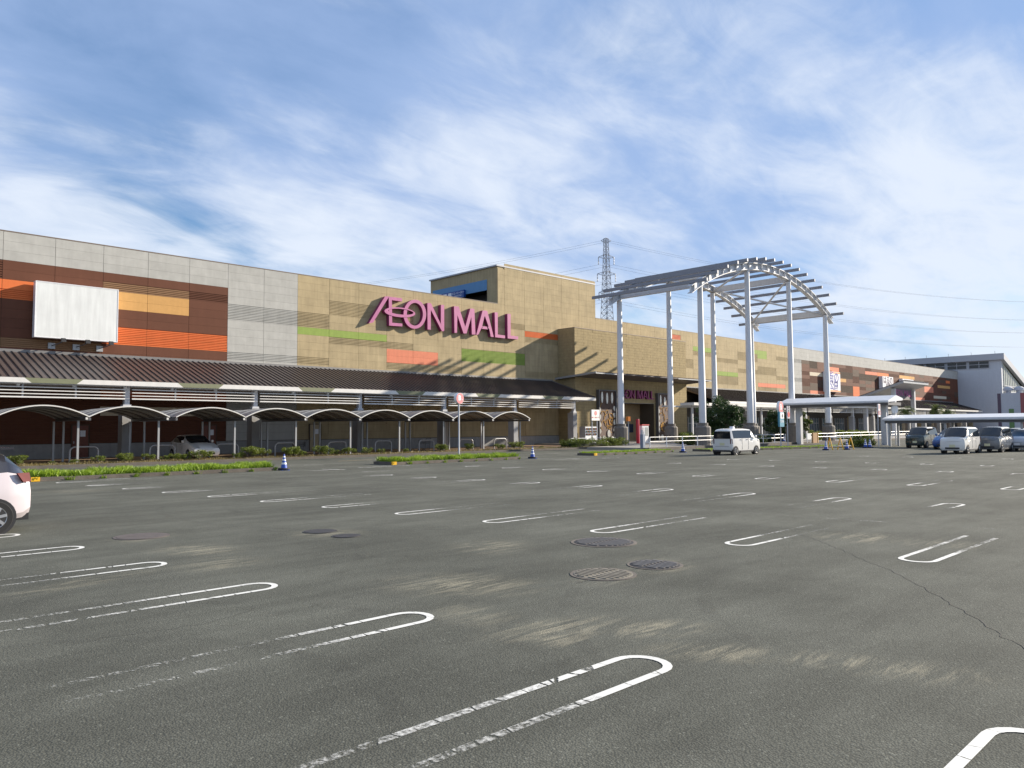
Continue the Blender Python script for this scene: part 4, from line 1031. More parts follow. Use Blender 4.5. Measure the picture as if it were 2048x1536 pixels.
# ------------------------------------------------------------------ cars
TYRE = mat('tyre', (.016,.016,.017), .85); RIMM = mat('alloy', (.52,.53,.55), .3, metal=.7); CHR = mat('chrome', (.6,.6,.62), .15, metal=.9)
TAIL = mat('tail_red', (.09,.002,.004), .5, spec=.15); LAMP = mat('lamp_clear', (.55,.57,.60), .12, coat=.8); PLATE = mat('number_plate', (.62,.60,.38), .5); PLATEW = mat('number_plate_white', (.7,.7,.7), .5)
CGLASS = mat('car_glass', (.012,.016,.02), .04, spec=.9)
def paint(name, c, rough=.25): return mat('car_paint_'+name, c, rough, coat=.7, var=.015)
def car(label, name, pm, L, Wd, H, st, win, ws, rw, wheel_r, wx, loc, heading, roofm=None, cat='car', group=None, spokes=7, hub=False, lights=True, plate=PLATEW, roof_cut=None):
    """st: stations (x, zbottom, zshoulder, zbelt, wbelt, zwintop, wwintop, zroof, wfac); x from 0 (front) to L (rear).
       win: station index pairs that are side glass; ws/rw: index pairs that are screen / rear glass"""
    root = thing(name, loc, label, cat, group, heading); hw = Wd/2
    def sec(s):
        x, zb, zs, zbelt, wb, zwt, wwt, zr, wf = s; w = hw*wf
        return [(x-L/2, y, z) for y, z in ((0,zb),(w*.86,zb),(w*.985,zb+.10),(w,zs),(w*.985,(zs+zbelt)/2),(w*wb,zbelt),(w*wwt,zwt),(w*wwt*.88,zr-.035),(w*wwt*.55,zr-.006),(0,zr))]
    S = [sec(s) for s in st]; n = len(S[0]); parts = {}
    def put(k, *v):
        parts.setdefault(k, MB()).add(v, [tuple(range(len(v)))])
    for i in range(len(S)-1):
        for j in range(n-1):
            k = 'body'
            if j == 5 and any(a <= i < b for a, b in win): k = 'side'
            if j in (6,7,8) and ws[0] <= i < ws[1]: k = 'windshield'
            if j == 5 and ws[0] <= i < ws[1]: k = 'body'
            if j in (6,7,8) and rw and rw[0] <= i < rw[1]: k = 'rear'
            if roofm and k == 'body' and (j >= 5): k = 'roof' if (roof_cut is None or i >= roof_cut) else 'body'
            for sg in (1,-1):
                q = [S[i][j], S[i+1][j], S[i+1][j+1], S[i][j+1]]
                put(k + ('L' if k == 'side' and sg > 0 else ('R' if k == 'side' else '')), *[(p[0], p[1]*sg, p[2]) for p in q])
    for e in (0, -1):
        for j in range(n-1):
            for sg in (1,-1):
                a, b = S[e][j], S[e][j+1]; k = 'body'
                if e == -1 and rw and rw[0] == -1 and j in (5,6): k = 'rear'
                put(k, (a[0],a[1]*sg,a[2]), (b[0],b[1]*sg,b[2]), (b[0],0,b[2]), (a[0],0,a[2])) if abs(a[1])+abs(b[1]) > 0 else None
    nm = {'body':'body','sideL':'side_window','sideR':'side_window','windshield':'windshield','rear':'rear_window','roof':'roof_panel'}
    mm = {'body':pm,'sideL':CGLASS,'sideR':CGLASS,'windshield':CGLASS,'rear':CGLASS,'roof':roofm}
    bodyo = None
    for k in parts:
        me = parts[k].mesh(nm[k], mm[k], fix=False)
        bm = bmesh.new(); bm.from_mesh(me); bmesh.ops.remove_doubles(bm, verts=bm.verts, dist=.0005); bmesh.ops.dissolve_degenerate(bm, edges=bm.edges, dist=.0005); bmesh.ops.recalc_face_normals(bm, faces=bm.faces); bm.to_mesh(me); bm.free()
        me.polygons.foreach_set('use_smooth', [True]*len(me.polygons)); me.set_sharp_from_angle(angle=rad(32))
        o = bpy.data.objects.new(nm[k], me); COL.objects.link(o); o.parent = root; WL[o.name] = (0,0,0)
        if k == 'body': bodyo = o
    # wheels and dark arches
    for x in wx:
        for sg in (1,-1):
            y = sg*(hw-.10); xx = x-L/2
            a = MB(); a.lathe([(wheel_r*1.13,-.11*sg),(wheel_r*1.13,.107*sg)], (xx,y,wheel_r), 24, axis='y'); a.build('wheel_arch', BLKP, root, local=True)
            w = MB(); w.lathe([(wheel_r*.66,.118*sg),(wheel_r*.93,.122*sg),(wheel_r,.09*sg),(wheel_r,-.10*sg),(wheel_r*.66,-.10*sg)], (xx,y,wheel_r), 28, axis='y'); wh = w.build('wheel', TYRE, root, local=True, smooth=True)
            r = MB(); r.lathe([(wheel_r*.66,.10*sg),(wheel_r*.64,.125*sg),(wheel_r*.60,.119*sg)], (xx,y,wheel_r), 28, axis='y')
            rim_r = wheel_r*.64
            if hub: r.lathe([(rim_r*.98,.112*sg),(rim_r*.9,.13*sg),(rim_r*.3,.132*sg)], (xx,y,wheel_r), 24, axis='y')
            r.build('rim', RIMM, wh, local=True)
            d = MB(); d.lathe([(rim_r*.99,.1195*sg),(rim_r*.98,.1205*sg)], (xx,y,wheel_r), 24, axis='y')
            if not hub: d.build('brake_shadow', BLKP, wh, local=True)
            sp = MB()
            for q in range(spokes):
                t = 2*math.pi*q/spokes+.2; c, s_ = math.cos(t), math.sin(t)
                sp.bar((xx+c*rim_r*.12, y+.129*sg+(.006*sg if hub else 0), wheel_r+s_*rim_r*.12), (xx+c*rim_r*.95, y+.129*sg+(.006*sg if hub else 0), wheel_r+s_*rim_r*.95), .025 if hub else rim_r*.26, .014, up=(0,1,0))
            sp.build('spokes', RIMM if not hub else BLKP, wh, local=True)
    if lights:
        f, r = st[1], st[-2]
        for sg in (1,-1):
            zb_ = st[1][3]; h = MB(); h.prism([(-L/2+.03,sg*hw*.62,zb_-.20),(-L/2+.10,sg*hw*.90,zb_-.16),(-L/2+.30,sg*hw*1.0,zb_-.02),(-L/2+.12,sg*hw*.70,zb_-.06)], (0,0,.05)); h.build('headlight', LAMP, root, local=True)
        pl = MB(); pl.box(-L/2-.012,-.165,.42,-L/2+.02,.165,.58); pl.build('number_plate', plate, root, local=True)
        pl = MB(); pl.box(-L/2-.008,-hw*.55,.30,-L/2+.02,hw*.55,.41); pl.build('grille', BLKP, root, local=True)
    for sg in (1,-1):
        i = ws[0] if ws else 3; xm = st[i+1][0]-L/2+.12; zm = st[i+1][3]
        m = MB(); m.lathe([(.01,-.06),(.08,-.04),(.085,.05),(.02,.08)], (xm, sg*(hw+.07), zm+.09), 8, axis='y'); m.build('door_mirror', pm, root, local=True, smooth=True)
        for xh in (L*.50, L*.70):
            hd = MB(); hd.box(xh-L/2-.09, sg*(hw-.005)-.02, st[len(st)//2][3]-.10, xh-L/2+.09, sg*(hw-.005)+.02, st[len(st)//2][3]-.07); hd.build('door_handle', CHR, root, local=True)
        ln = MB(); ln.box(L*.44-L/2-.006, sg*(hw+.001)-.004, .35, L*.44-L/2+.006, sg*(hw+.001)+.004, st[len(st)//2][3]); ln.box(L*.66-L/2-.006, sg*(hw+.001)-.004, .35, L*.66-L/2+.006, sg*(hw+.001)+.004, st[len(st)//2][3]); ln.build('door_gap', BLKP, root, local=True)
        sk = MB(); sk.box(L*.28-L/2, sg*(hw*.97)-.03, .20, L*.72-L/2, sg*(hw*.97)+.03, .27); sk.build('sill', BLKP, root, local=True)
    return root
def hatch_st(L, H, rear=.0):
    return [(0,.30,.45,.58,.80,.60,.5,.62,.80),(.06,.22,.50,.66,.90,.69,.7,.70,.93),(.55,.19,.55,.86,.93,.88,.72,.90,.99),(.95,.19,.58,.96,.95,.99,.78,1.01,1.0),
        (1.35,.19,.60,.99,.96,1.10,.78,1.14,1.0),(1.85,.19,.60,.99,.96,1.36,.74,1.45,1.0),(2.35,.19,.60,1.0,.96,1.41,.74,H,1.0),(2.85,.19,.62,1.02,.96,1.40,.74,H,1.0),(3.25,.19,.64,1.06,.96,1.37,.72,H-.03,1.0),
        (L-.38,.22,.64,1.08,.95,1.28,.70,H-.10,.985),(L-.12,.26,.62,1.02,.90,1.10,.72,1.16,.94),(L,.34,.58,.88,.86,.93,.72,.95,.86)]
def rear_kit(root, L, hw, z0, z1, w=.10, plate=PLATEW, tall=False):
    for sg in (1,-1):
        m = MB(); m.prism([(L/2-.16 if not tall else L/2-.06,sg*(hw*.97),z0),(L/2-.02 if not tall else L/2+.004,sg*hw*(.86 if not tall else .78),z0),(L/2-.05 if not tall else L/2+.004,sg*hw*(.84 if not tall else .78),z1),(L/2-.26 if not tall else L/2-.06,sg*(hw*.97),z1)], (0.02,sg*.012,0)); m.build('tail_light', TAIL, root, local=True)
    pl = MB(); pl.box(L/2-.01,-.165,.62,L/2+.015,.165,.78); pl.build('number_plate', plate, root, local=True)
    bp = MB(); bp.box(L/2-.25,-hw*.78,.21,L/2-.01,hw*.78,.33); bp.build('rear_bumper', BLKP, root, local=True)
# pink hatchback, only its tail inside the frame (drives towards -X)
PL = 3.94; pw = GP(2.3,1068.2)
pk_ = car('pale pink hatchback with a black roof and tail, cut by the photograph edge','hatchback_car', paint('pink',(.56,.51,.535)), PL, 1.695, 1.50, hatch_st(PL,1.50),
    [(4,6),(6,8)], (3,5), (9,10), .297, (.82, 3.37), (pw.x+.57-PL/2-.12, pw.y+.80, 0), 0.0, roofm=paint('black_roof',(.022,.022,.028)), roof_cut=3, plate=PLATEW)
rear_kit(pk_, PL, .8475, .90, 1.06)
m = MB(); m.bar((PL/2-.42,-.6,1.50),(PL/2-.42,.6,1.50),.34,.035); m.build('roof_spoiler', paint('black_roof',(.022,.022,.028)), pk_, local=True)
m = MB(); m.lathe([(.085,0),(.085,.008)], (PL/2-.62,-.845,.86), 20, axis='y'); m.build('fuel_flap', paint('pink',(.56,.51,.535)), pk_, local=True)
# white hatchback under the carport, nose towards the lot (-Y)
car('white hatchback parked nose out under the carport vaults','hatchback_car', paint('white',(.70,.69,.66)), PL, 1.695, 1.50, hatch_st(PL,1.50), [(4,6),(6,8)], (3,5), (9,10), .297, (.82,3.37), (19.15, 48.05, .05), rad(90))
# kei wagon driving along the lane (+X): white, boxy
KL, KW, KH = 3.395, 1.475, 1.69
kst = [(0,.30,.48,.74,.90,.80,.7,.82,.88),(.05,.22,.54,.92,.95,.96,.84,.98,.96),(.40,.19,.58,1.02,.96,1.05,.84,1.07,1.0),(.62,.19,.60,1.05,.97,1.10,.86,1.13,1.0),(.84,.19,.60,1.06,.97,1.38,.84,1.45,1.0),
    (1.05,.19,.60,1.06,.97,1.55,.84,1.65,1.0),(1.62,.19,.60,1.06,.97,1.57,.84,KH,1.0),(1.74,.19,.60,1.06,.97,1.57,.84,KH,1.0),(2.45,.19,.60,1.06,.97,1.57,.84,KH,1.0),(2.58,.19,.60,1.06,.97,1.57,.84,KH,1.0),(3.0,.19,.60,1.06,.97,1.56,.84,KH-.01,1.0),(3.22,.22,.60,1.06,.97,1.54,.83,KH-.04,.99),(KL-.02,.30,.60,1.06,.95,1.50,.80,1.58,.96),(KL,.34,.60,1.06,.93,1.46,.78,1.54,.94)]
kc = GP(1472,910.4)
def wagon(label, pm, loc, hd, group=None, roofm=None, plate=PLATE, nm='kei_wagon'):
    r = car(label, nm, pm, KL, KW, KH, kst, [(4,6),(6,8),(8,11)], (2,5), None, .277, (.55,3.01), loc, hd, hub=True, spokes=10, roofm=roofm, cat='car', group=group, plate=plate, roof_cut=4)
    m = MB(); m.prism([(KL/2-.02,-.62,1.04),(KL/2-.02,.62,1.04),(KL/2-.03,.58,1.51),(KL/2-.03,-.58,1.51)], (.036,0,0)); m.build('rear_window', CGLASS, r, local=True)
    rear_kit(r, KL, KW/2, .72, 1.02, plate=plate, tall=True)
    m = MB(); m.bar((KL/2+.012,-.5,.55),(KL/2+.012,.5,.55),.01,.012); m.build('tailgate_seam', BLKP, r, local=True)
    m = MB(); m.bar((KL/2-.02,-.05,1.08),(KL/2-.04,.35,1.12),.012,.014); m.build('wiper', BLKP, r, local=True)
    return r
hdg = rad(185)   # nose towards +X, a little away
van = wagon('white boxy kei wagon driving along the lane past the gate frame', paint('white',(.70,.69,.66)), (kc.x+1.32, kc.y+.68, 0), rad(178))
m = MB(); m.prism([(.35,-.12,KH),(.62,-.12,KH),(.60,-.12,KH+.13),(.42,-.12,KH+.13)], (0,.24,0)); m.build('roof_aerial', WSGN, van, local=True)
# cars parked at the right
DG = paint('dark_green',(.012,.03,.03)); SIL = paint('silver',(.32,.33,.35)); BLU = paint('blue',(.01,.06,.22)); CRM = paint('cream_yellow',(.60,.58,.22)); WH = paint('white',(.70,.69,.66)); GRY = paint('grey',(.13,.14,.155))
def park(px, py, pm, label, hd, kind='w', roofm=None):
    p = GP(px, py); grp = None
    if kind == 'w': return wagon(label, pm, (p.x+1.7, p.y, 0), hd, roofm=roofm, nm='parked_wagon')
    return car(label,'parked_car', pm, PL,1.695,1.50, hatch_st(PL,1.50), [(4,6),(6,8)], (3,5), (9,10), .297, (.82,3.37), (p.x+1.9,p.y,0), hd)
park(1830,896.5,DG,'dark green boxy wagon with a pale roof parked at the end of the row',0,'w',WH)
park(1905,908,WH,'white boxy wagon with a pale blue windscreen among the parked cars',0,'w')
park(1888,899,BLU,'blue hatchback half hidden behind the white boxy wagon',0,'h')
park(1975,905,GRY,'dark grey boxy wagon parked beside the white one',0,'w',paint('dark',(.02,.02,.025)))
park(2035,903,SIL,'silver grey hatchback parked at the near end of the row',0,'h')
park(2022,889,WH,'white hatchback parked behind the low walkway',0,'h')

# ------------------------------------------------------------------ cones
CBL = mat('cone_blue',(.012,.07,.38),.45); CWH = mat('cone_white',(.72,.74,.76),.4)
def cone():
    t = thing('traffic_cone', (0,0,0), 'blue traffic cone with white bands', 'cone'); h = .70
    def r(z): return .135*(1-z/h)+.025
    b = MB(); b.box(-.19,-.19,.0,.19,.19,.035); b.build('base', CBL, t, local=True)
    c = MB(); c.lathe([(r(.035),.035),(r(h),h),(.012,h+.01)], (0,0,0), 20); c.build('body', CBL, t, local=True, smooth=True)
    for a, d in ((.26,.34),(.42,.49),(.56,.62)):
        c = MB(); c.lathe([(r(a)+.003,a),(r(d)+.003,d)], (0,0,0), 20); c.build('reflective_band', CWH, t, local=True, smooth=True)
    w = MB(); w.lathe([(.26,.036),(.27,.06),(.25,.10),(.15,.105)], (0,0,0), 18); w.build('weight_ring', BLACK, t, local=True)
    return t
cp_ = cone(); CN = [((568,940.5),'blue banded cone at the end of the long grass island next to a yellow kerb tip island'),((1065,917),'blue banded cone at the tip of the grass island that carries the round sign'),((1366,905),'blue banded cone beside the grass island next to the hedge'),
    ((1652,900.5),'blue banded cone leaning on the left leg of the yellow barrier'),((1694,899.5),'blue banded cone under the right leg of the yellow barrier'),((1731,896),'blue banded cone, left of a touching pair past the barrier'),((1740,896),'blue banded cone, right of a touching pair past the barrier'),((1568,887),'blue banded cone at the end of the white railing')]
CN[0] = (CN[0][0], 'blue banded cone at the far end of the grass island by the white hatchback carport')
for i, (p, lb) in enumerate(CN):
    o = cp_ if i == 0 else dup(cp_, (0,0,0)); q = GP(*p); o.location = (q.x, q.y, .16 if i == 7 else 0); o['label'] = lb; o['group'] = 'blue cones round the lot'
    k = (1.0, 1.0, 1.02); o.scale = k

# yellow barrier ------------------------------------------------------------------
q0 = GP(1660,900); q1 = GP(1702,899); mid = (q0+q1)/2; d = (q1-q0); d.z = 0; d.normalize(); nrm = Vector((-d.y, d.x, 0))
yb = thing('crowd_barrier', (mid.x,mid.y,0), 'yellow and white A-frame pipe barrier standing on the asphalt', 'barrier')
YEL2 = mat('barrier_yellow',(.78,.42,.01),.45)
Lb = (q1-q0).length
for u in (0, .5, 1):
    c = q0 + d*Lb*u; mb = MB(); mb.tube([c-nrm*.28, c+Vector((0,0,.95)), c+nrm*.28], .045, 8); mb.tube([c-nrm*.2+Vector((0,0,.25)), c+nrm*.2+Vector((0,0,.25))], .02, 6); mb.build('a_frame', YEL2, yb)
for z in (.28, .95):
    mb = MB(); mb.tube([q0+Vector((0,0,z)), q1+Vector((0,0,z))], .028, 8); mb.build('rail', CWH, yb)

# ------------------------------------------------------------------ signs on poles
RED = mat('sign_pink',(.60,.19,.20),.5)
def round_sign(px, py, zc, r, label, sub=None):
    p = GP(px, py); t = thing('round_sign', (p.x,p.y,0), label, 'sign'); n = Vector((-p.x,-p.y,0)).normalized(); yaw = math.atan2(n.x, -n.y)
    t.rotation_euler = (0,0,rad(6))
    mb = MB(); mb.tube([(0,0,0),(0,0,zc-r+.05)], .055, 10); mb.build('pole', LGREY, t, local=True, smooth=True)
    mb = MB(); mb.lathe([(r,-.11),(r,.11)], (0,0,zc), 32, axis='y'); mb.build('rim', CWH, t, local=True)
    mb = MB(); mb.lathe([(r*.96,-.118),(r*.96,-.111)], (0,0,zc), 32, axis='y'); mb.build('disc', RED, t, local=True)
    text_mesh('B', r*1.25, 'letter', WSGN, t, face_y(-r*.16,-.125,zc+.02), bold=.02); text_mesh('4', r*.55, 'digit', WSGN, t, face_y(r*.55,-.125,zc-r*.25))
    return t, p
pB = GP(918,912.5); zB = YP(918,797,pB.y).z
round_sign(918,912.5,zB,.37*pB.y/40,'round pink sign with a white letter B on a pole in the grass island')
t, p = round_sign(1562,893,YP(1561,815,GP(1562,893).y).z,.56,'round pink letter B sign mounted above a white and blue board')
zc = YP(1565,850,p.y).z; hh_ = .020*0+1.0
zt_b, zb_b = YP(1565,824,p.y).z, YP(1565,853.5,p.y).z; zm = zb_b + (zt_b-zb_b)*.55
mb = MB(); mb.box(-.52,-.16,zb_b,.52,.02,zt_b); mb.build('board', mat('board_teal',(.05,.22,.32),.5), t, local=True)
mb = MB(); mb.box(-.40,-.175,zm,.45,-.162,zt_b-.06); mb.build('picture_panel', WSGN, t, local=True)
mb = MB(); mb.lathe([(.16,-.185),(.16,-.177)], (.06,0,(zm+zt_b)/2-.05), 18, axis='y'); mb.build('picture_mark', BLKP, t, local=True)
text_mesh('駐車場', .26, 'lettering', WSGN, t, face_y(0,-.166,(zm+zb_b)/2+.1))
def plate_sign(name, px, pyb, py0, py1, wpx, label, face, texts, poles=1, z0=0.0, ang=-25, Y=None):
    p = GP(px, pyb, z0) if Y is None else Vector((XR(px,830)*Y, Y, z0)); t = thing(name, (p.x,p.y,z0), label, 'sign'); za_, zb_ = YP(px,py1,p.y).z-z0, YP(px,py0,p.y).z-z0
    dep = (ray(px,py0)).normalized(); w = wpx/FP*Vector((p.x,p.y,0)).length*.93
    t.rotation_euler = (0,0,rad(4))
    mb = MB(); mb.box(-w/2,-.05,za_,w/2,.05,zb_); mb.build('board', face, t, local=True)
    for k in range(poles):
        x = 0 if poles == 1 else (-.32+.64*k)*w; mb = MB(); mb.tube([(x,.09,0),(x,.09,zb_-.1)], .045, 8); mb.build('pole', LGREY, t, local=True, smooth=True)
    for s, size, u, v, m in texts: text_mesh(s, size, 'lettering', m, t, face_y(u*w,-.056,za_+(zb_-za_)*v))
    return t, w, za_, zb_
PNK = mat('faded_red_ink',(.55,.22,.22),.6); REDI = mat('red_ink',(.48,.05,.05),.5)
t, w, a_, b_ = plate_sign('notice_sign',1190.5,888.5,819.5,841,28,'white notice board with a faded red circle on two white poles',mat('notice_white',(.78,.76,.72),.5),[('駐車ご遠慮下さい',.17,0,.27,PNK)],2,.05,Y=45.6)
mb = MB(); mb.lathe([(.22,-.062),(.22,-.054)], (0,0,a_+(b_-a_)*.68), 24, axis='y'); mb.build('red_disc', PNK, t, local=True)
t, w, a_, b_ = plate_sign('notice_sign',1578,892.5,812,837,13,'greyish upright sign plate with dark characters beside the letter B board',mat('notice_grey',(.48,.47,.50),.5),[(c,.34,0,.86-.17*i,PURI) for i, c in enumerate('出口専用')],1)
mb = MB(); mb.lathe([(.26,-.062),(.26,-.054)], (0,0,a_+.36), 20, axis='y'); mb.build('red_ring', REDI, t, local=True)
t, w, a_, b_ = plate_sign('notice_sign',1760,893,808,834,13,'pale sign plate with red characters hanging by the two walkways',mat('notice_pale',(.55,.54,.56),.5),[('止',.42,-.0,.78,REDI),('出口',.42,0,.30,REDI)],1)
# round mirror at the low walkway
p = GP(1792,890); t = thing('round_mirror', (p.x,p.y,0), 'white backed round traffic mirror on a pole above the low walkway', 'mirror'); zc = YP(1791,818.5,p.y).z
t.rotation_euler = (0,0,rad(-20))
mb = MB(); mb.tube([(0,0,0),(0,0,zc-.2)], .05, 8); mb.build('pole', LGREY, t, local=True); mb = MB(); mb.lathe([(.05,.16),(.42,.08),(.45,0),(.43,-.02)], (0,0,zc), 22, axis='y'); mb.build('mirror_back', CWH, t, local=True, smooth=True)

# ------------------------------------------------------------------ white railings
def railing(pts, label, z0=.20, h=.85, m=None, sp=2.3):
    t = thing('railing', (pts[0][0],pts[0][1],z0), label, 'railing'); m = m or CWH
    for a, b in zip(pts, pts[1:]):
        a = Vector((*a,z0)); b = Vector((*b,z0)); n = max(1, round((b-a).length/sp))
        for k in range(n+1): q = a+(b-a)*k/n; mb = MB(); mb.tube([q, q+Vector((0,0,h))], .038, 8); mb.build('post', m, t)
        for z in (.48, .82): mb = MB(); mb.tube([a+Vector((0,0,z)), b+Vector((0,0,z))], .022, 6); mb.build('rail', m, t)
railing([(50.6,44.7),(56.8,44.7)], 'short white pipe railing behind the long hedge', .05)
railing([(49.8,35.75),(72.5,35.75)], 'long white pipe railing between the plaza and the lane')
railing([(77.5,35.8),(84.5,35.8)], 'white pipe railing past the wooden board at the far gate leg')
railing([(88,37.5),(112,37.0)], 'white pipe railing along the far plaza edge behind the walkways')

# ------------------------------------------------------------------ entrance furniture
# two relief panels beside the opening
SILV = mat('relief_silver',(.62,.61,.57),.3,metal=.5,var=.08); GOLD = mat('relief_gold',(.62,.36,.09),.35,metal=.5); RBRN = mat('relief_brown',(.10,.062,.048),.7,var=.15,vscale=2)
def relief(xa, xb, zb, label, seed):
    rng = random.Random(seed); t = thing('relief_panel', ((xa+xb)/2,BY-.3,.14), label, 'wall relief'); w = xb-xa
    mb = MB(); mb.box(xa+.12,BY-.22,.14,xb-.12,BY-.04,zb-.12); mb.build('backing', RBRN, t)
    mb = MB(); mb.box(xa,BY-.42,.14,xa+.118,BY-.04,zb); mb.box(xb-.118,BY-.42,.14,xb,BY-.04,zb); mb.box(xa+.12,BY-.42,zb-.118,xb-.12,BY-.04,zb); mb.build('frame', STEELD, t)
    def petal(cx, cz, rx, rz, rot):
        P = ell(cx, cz, rx, rz, rot, 14); P = [(min(max(x,xa+.14),xb-.14), min(max(z,.16),zb-.14)) for x, z in P]
        mb = MB(); mb.prism([(x,BY-.30,z) for x, z in P], (0,.075,0)); mb.build('petal', SILV, t)
    for k in range(3): petal(xa+w*(.22+.28*k), zb-.75-rng.random()*.3, .17, .62, 0)
    for k in range(5): petal(xa+.25, .6+k*.78, .20, .30, rng.uniform(-.6,.6)); petal(xb-.25, .9+k*.75, .20, .32, rng.uniform(-.6,.6))
    petal(xa+w*.58, 1.15, .26, .42, 0); petal(xa+w*.3, .55, .28, .38, 0); petal(xa+w*.78, .5, .24, .36, .1)
    for k in range(22):
        cx = xa+w*(.5+rng.uniform(-.26,.26)); cz = zb*(.5+rng.uniform(-.24,.20)); a0 = rng.uniform(0,6.28); rr = rng.uniform(.18,.55); s = rng.choice((-1,1)); sp = rng.uniform(1.4,3.4)
        pts = []
        for i in range(12):
            a = a0+s*sp*i/11; q = rr*(1-.04*i); pts.append((min(max(cx+q*math.cos(a),xa+.2),xb-.2), BY-.255, min(max(cz+q*1.3*math.sin(a),.3),zb-.5)))
        mb = MB(); mb.tube(pts, .024, 5); mb.build('gold_scroll', GOLD, t)
relief(64.9,68.0,5.95,'tall relief panel of silver petals and gold scrolls left of the entrance opening',3)
relief(75.9,79.0,5.85,'tall relief panel of silver petals and gold scrolls right of the entrance opening',8)
# vending machines
for i, px in enumerate((1170.5, 1182.5)):
    xx = XR(px)*52.6; t = thing('vending_machine', (xx,52.6,.05), ('white drinks vending machine beside the last arcade pier','white drinks vending machine next to the left relief panel')[i], 'vending machine')
    mb = MB(); mb.box(xx-.52,52.25,.05,xx+.52,53.0,1.92); mb.build('cabinet', mat('vending_side',(.42,.40,.41),.5), t)
    mb = MB(); mb.box(xx-.51,52.20,.12,xx+.51,52.247,1.90); fr_ = mb.build('front', CWH, t)
    for k in range(3):
        mb = MB(); mb.box(xx-.43,52.185,1.02+k*.28,xx+.43,52.198,1.22+k*.28); sh = mb.build('display_row', mat('display_dark',(.10,.09,.10),.2), t)
        for c in range(6): mb = MB(); mb.lathe([(.045,1.04+k*.28),(.045,1.17+k*.28)], (xx-.35+c*.14,52.16,0), 8); mb.build('drink_can', (mat('can_red',(.35,.05,.05),.4), mat('can_teal',(.05,.25,.28),.4), mat('can_ochre',(.5,.32,.08),.4))[(c+k) % 3], sh)
    mb = MB(); mb.box(xx-.3,52.18,.30,xx+.3,52.198,.52); mb.build('delivery_flap', BLKP, t)
# red post, ticket machine, grey bollard post, orange lamp
def simple(name, loc, label, cat): return thing(name, loc, label, cat)
X_ = XR(1274.5)*46.2
t = simple('banner_post', (X_,46.2,.05), 'slim tall red post beside the small white booth', 'post'); mb = MB(); mb.lathe([(.17,.05),(.17,2.55),(.15,2.62)], (X_,46.2,0), 18); mb.build('tube', mat('post_red',(.42,.012,.03),.35), t, smooth=True)
mb = MB(); mb.lathe([(.27,.05),(.27,.12),(.2,.13)], (X_,46.2,0), 18); mb.build('foot', STEELD, t)
X_ = XR(1286.5)*46.4; t = simple('ticket_booth', (X_,46.4,.05), 'small white booth with a red cap standing before the entrance', 'booth')
mb = MB(); mb.box(X_-.55,46.2,.05,X_+.55,46.9,1.98); mb.build('cabinet', CWH, t); mb = MB(); mb.box(X_-.60,46.15,1.982,X_+.60,46.95,2.10); mb.build('cap', mat('cap_red',(.45,.06,.06),.5), t)
mb = MB(); mb.box(X_-.05,46.185,.95,X_+.45,46.198,1.8); mb.build('screen', mat('booth_screen',(.35,.37,.36),.3), t); mb = MB(); mb.box(X_-.48,46.185,.3,X_-.2,46.198,1.8); mb.build('side_print', mat('print_grey',(.45,.42,.42),.5), t)
p = Vector((XR(1284)*36.0, 36.0, .2)); t = simple('grey_post', (p.x,p.y,.2), 'stubby blue grey bollard machine by the lane in front of the booth', 'bollard'); mb = MB(); mb.box(p.x-.14,p.y-.14,.2,p.x+.14,p.y+.14,1.25); mb.build('body', mat('bollard_blue_grey',(.20,.24,.31),.5), t); mb = MB(); mb.box(p.x-.11,p.y-.11,1.25,p.x-.04,p.y+.11,1.6); mb.box(p.x+.05,p.y-.11,1.25,p.x+.11,p.y+.11,1.5); mb.build('horns', LGREY, t)
p = GP(1257.5,894,.0); t = simple('warning_lamp', (p.x,p.y,0), 'orange warning lamp on a grey pole at the end of the hedge', 'lamp'); zc = YP(1257.5,838,p.y).z
mb = MB(); mb.tube([(p.x,p.y,0),(p.x,p.y,zc-.2)], .05, 8); mb.build('pole', STEEL, t); mb = MB(); mb.box(p.x-.16,p.y-.14,zc-.2,p.x+.16,p.y+.14,zc+.22); mb.build('lamp_body', mat('lamp_orange',(.62,.19,.02),.4), t)
p = GP(1340,893.0,.0)
# wooden notice boards at the far gate leg
p = GP(1630,884.5,.20); t = simple('wooden_board', (p.x,p.y,.20), 'wooden framed board leaning beside the white railing', 'board'); mb = MB(); mb.box(p.x-.55,p.y-.08,.14,p.x+.55,p.y+.08,1.15); mb.build('panel', mat('board_wood',(.33,.20,.10),.8,var=.15), t); mb = MB(); mb.box(p.x+.44,p.y-.11,.14,p.x+.58,p.y-.081,1.2); mb.build('edge_post', mat('board_edge',(.50,.30,.10),.7), t)
p = GP(1618,885,.20); t = simple('a_board', (p.x,p.y,.20), 'small white notice stand left of the wooden board', 'notice stand'); mb = MB(); mb.box(p.x-.42,p.y-.04,.5,p.x+.42,p.y+.04,1.1); mb.build('board', CWH, t); mb = MB(); mb.box(p.x-.40,p.y-.02,.14,p.x-.34,p.y+.02,.5); mb.box(p.x+.34,p.y-.02,.14,p.x+.40,p.y+.02,.5); mb.build('legs', LGREY, t)

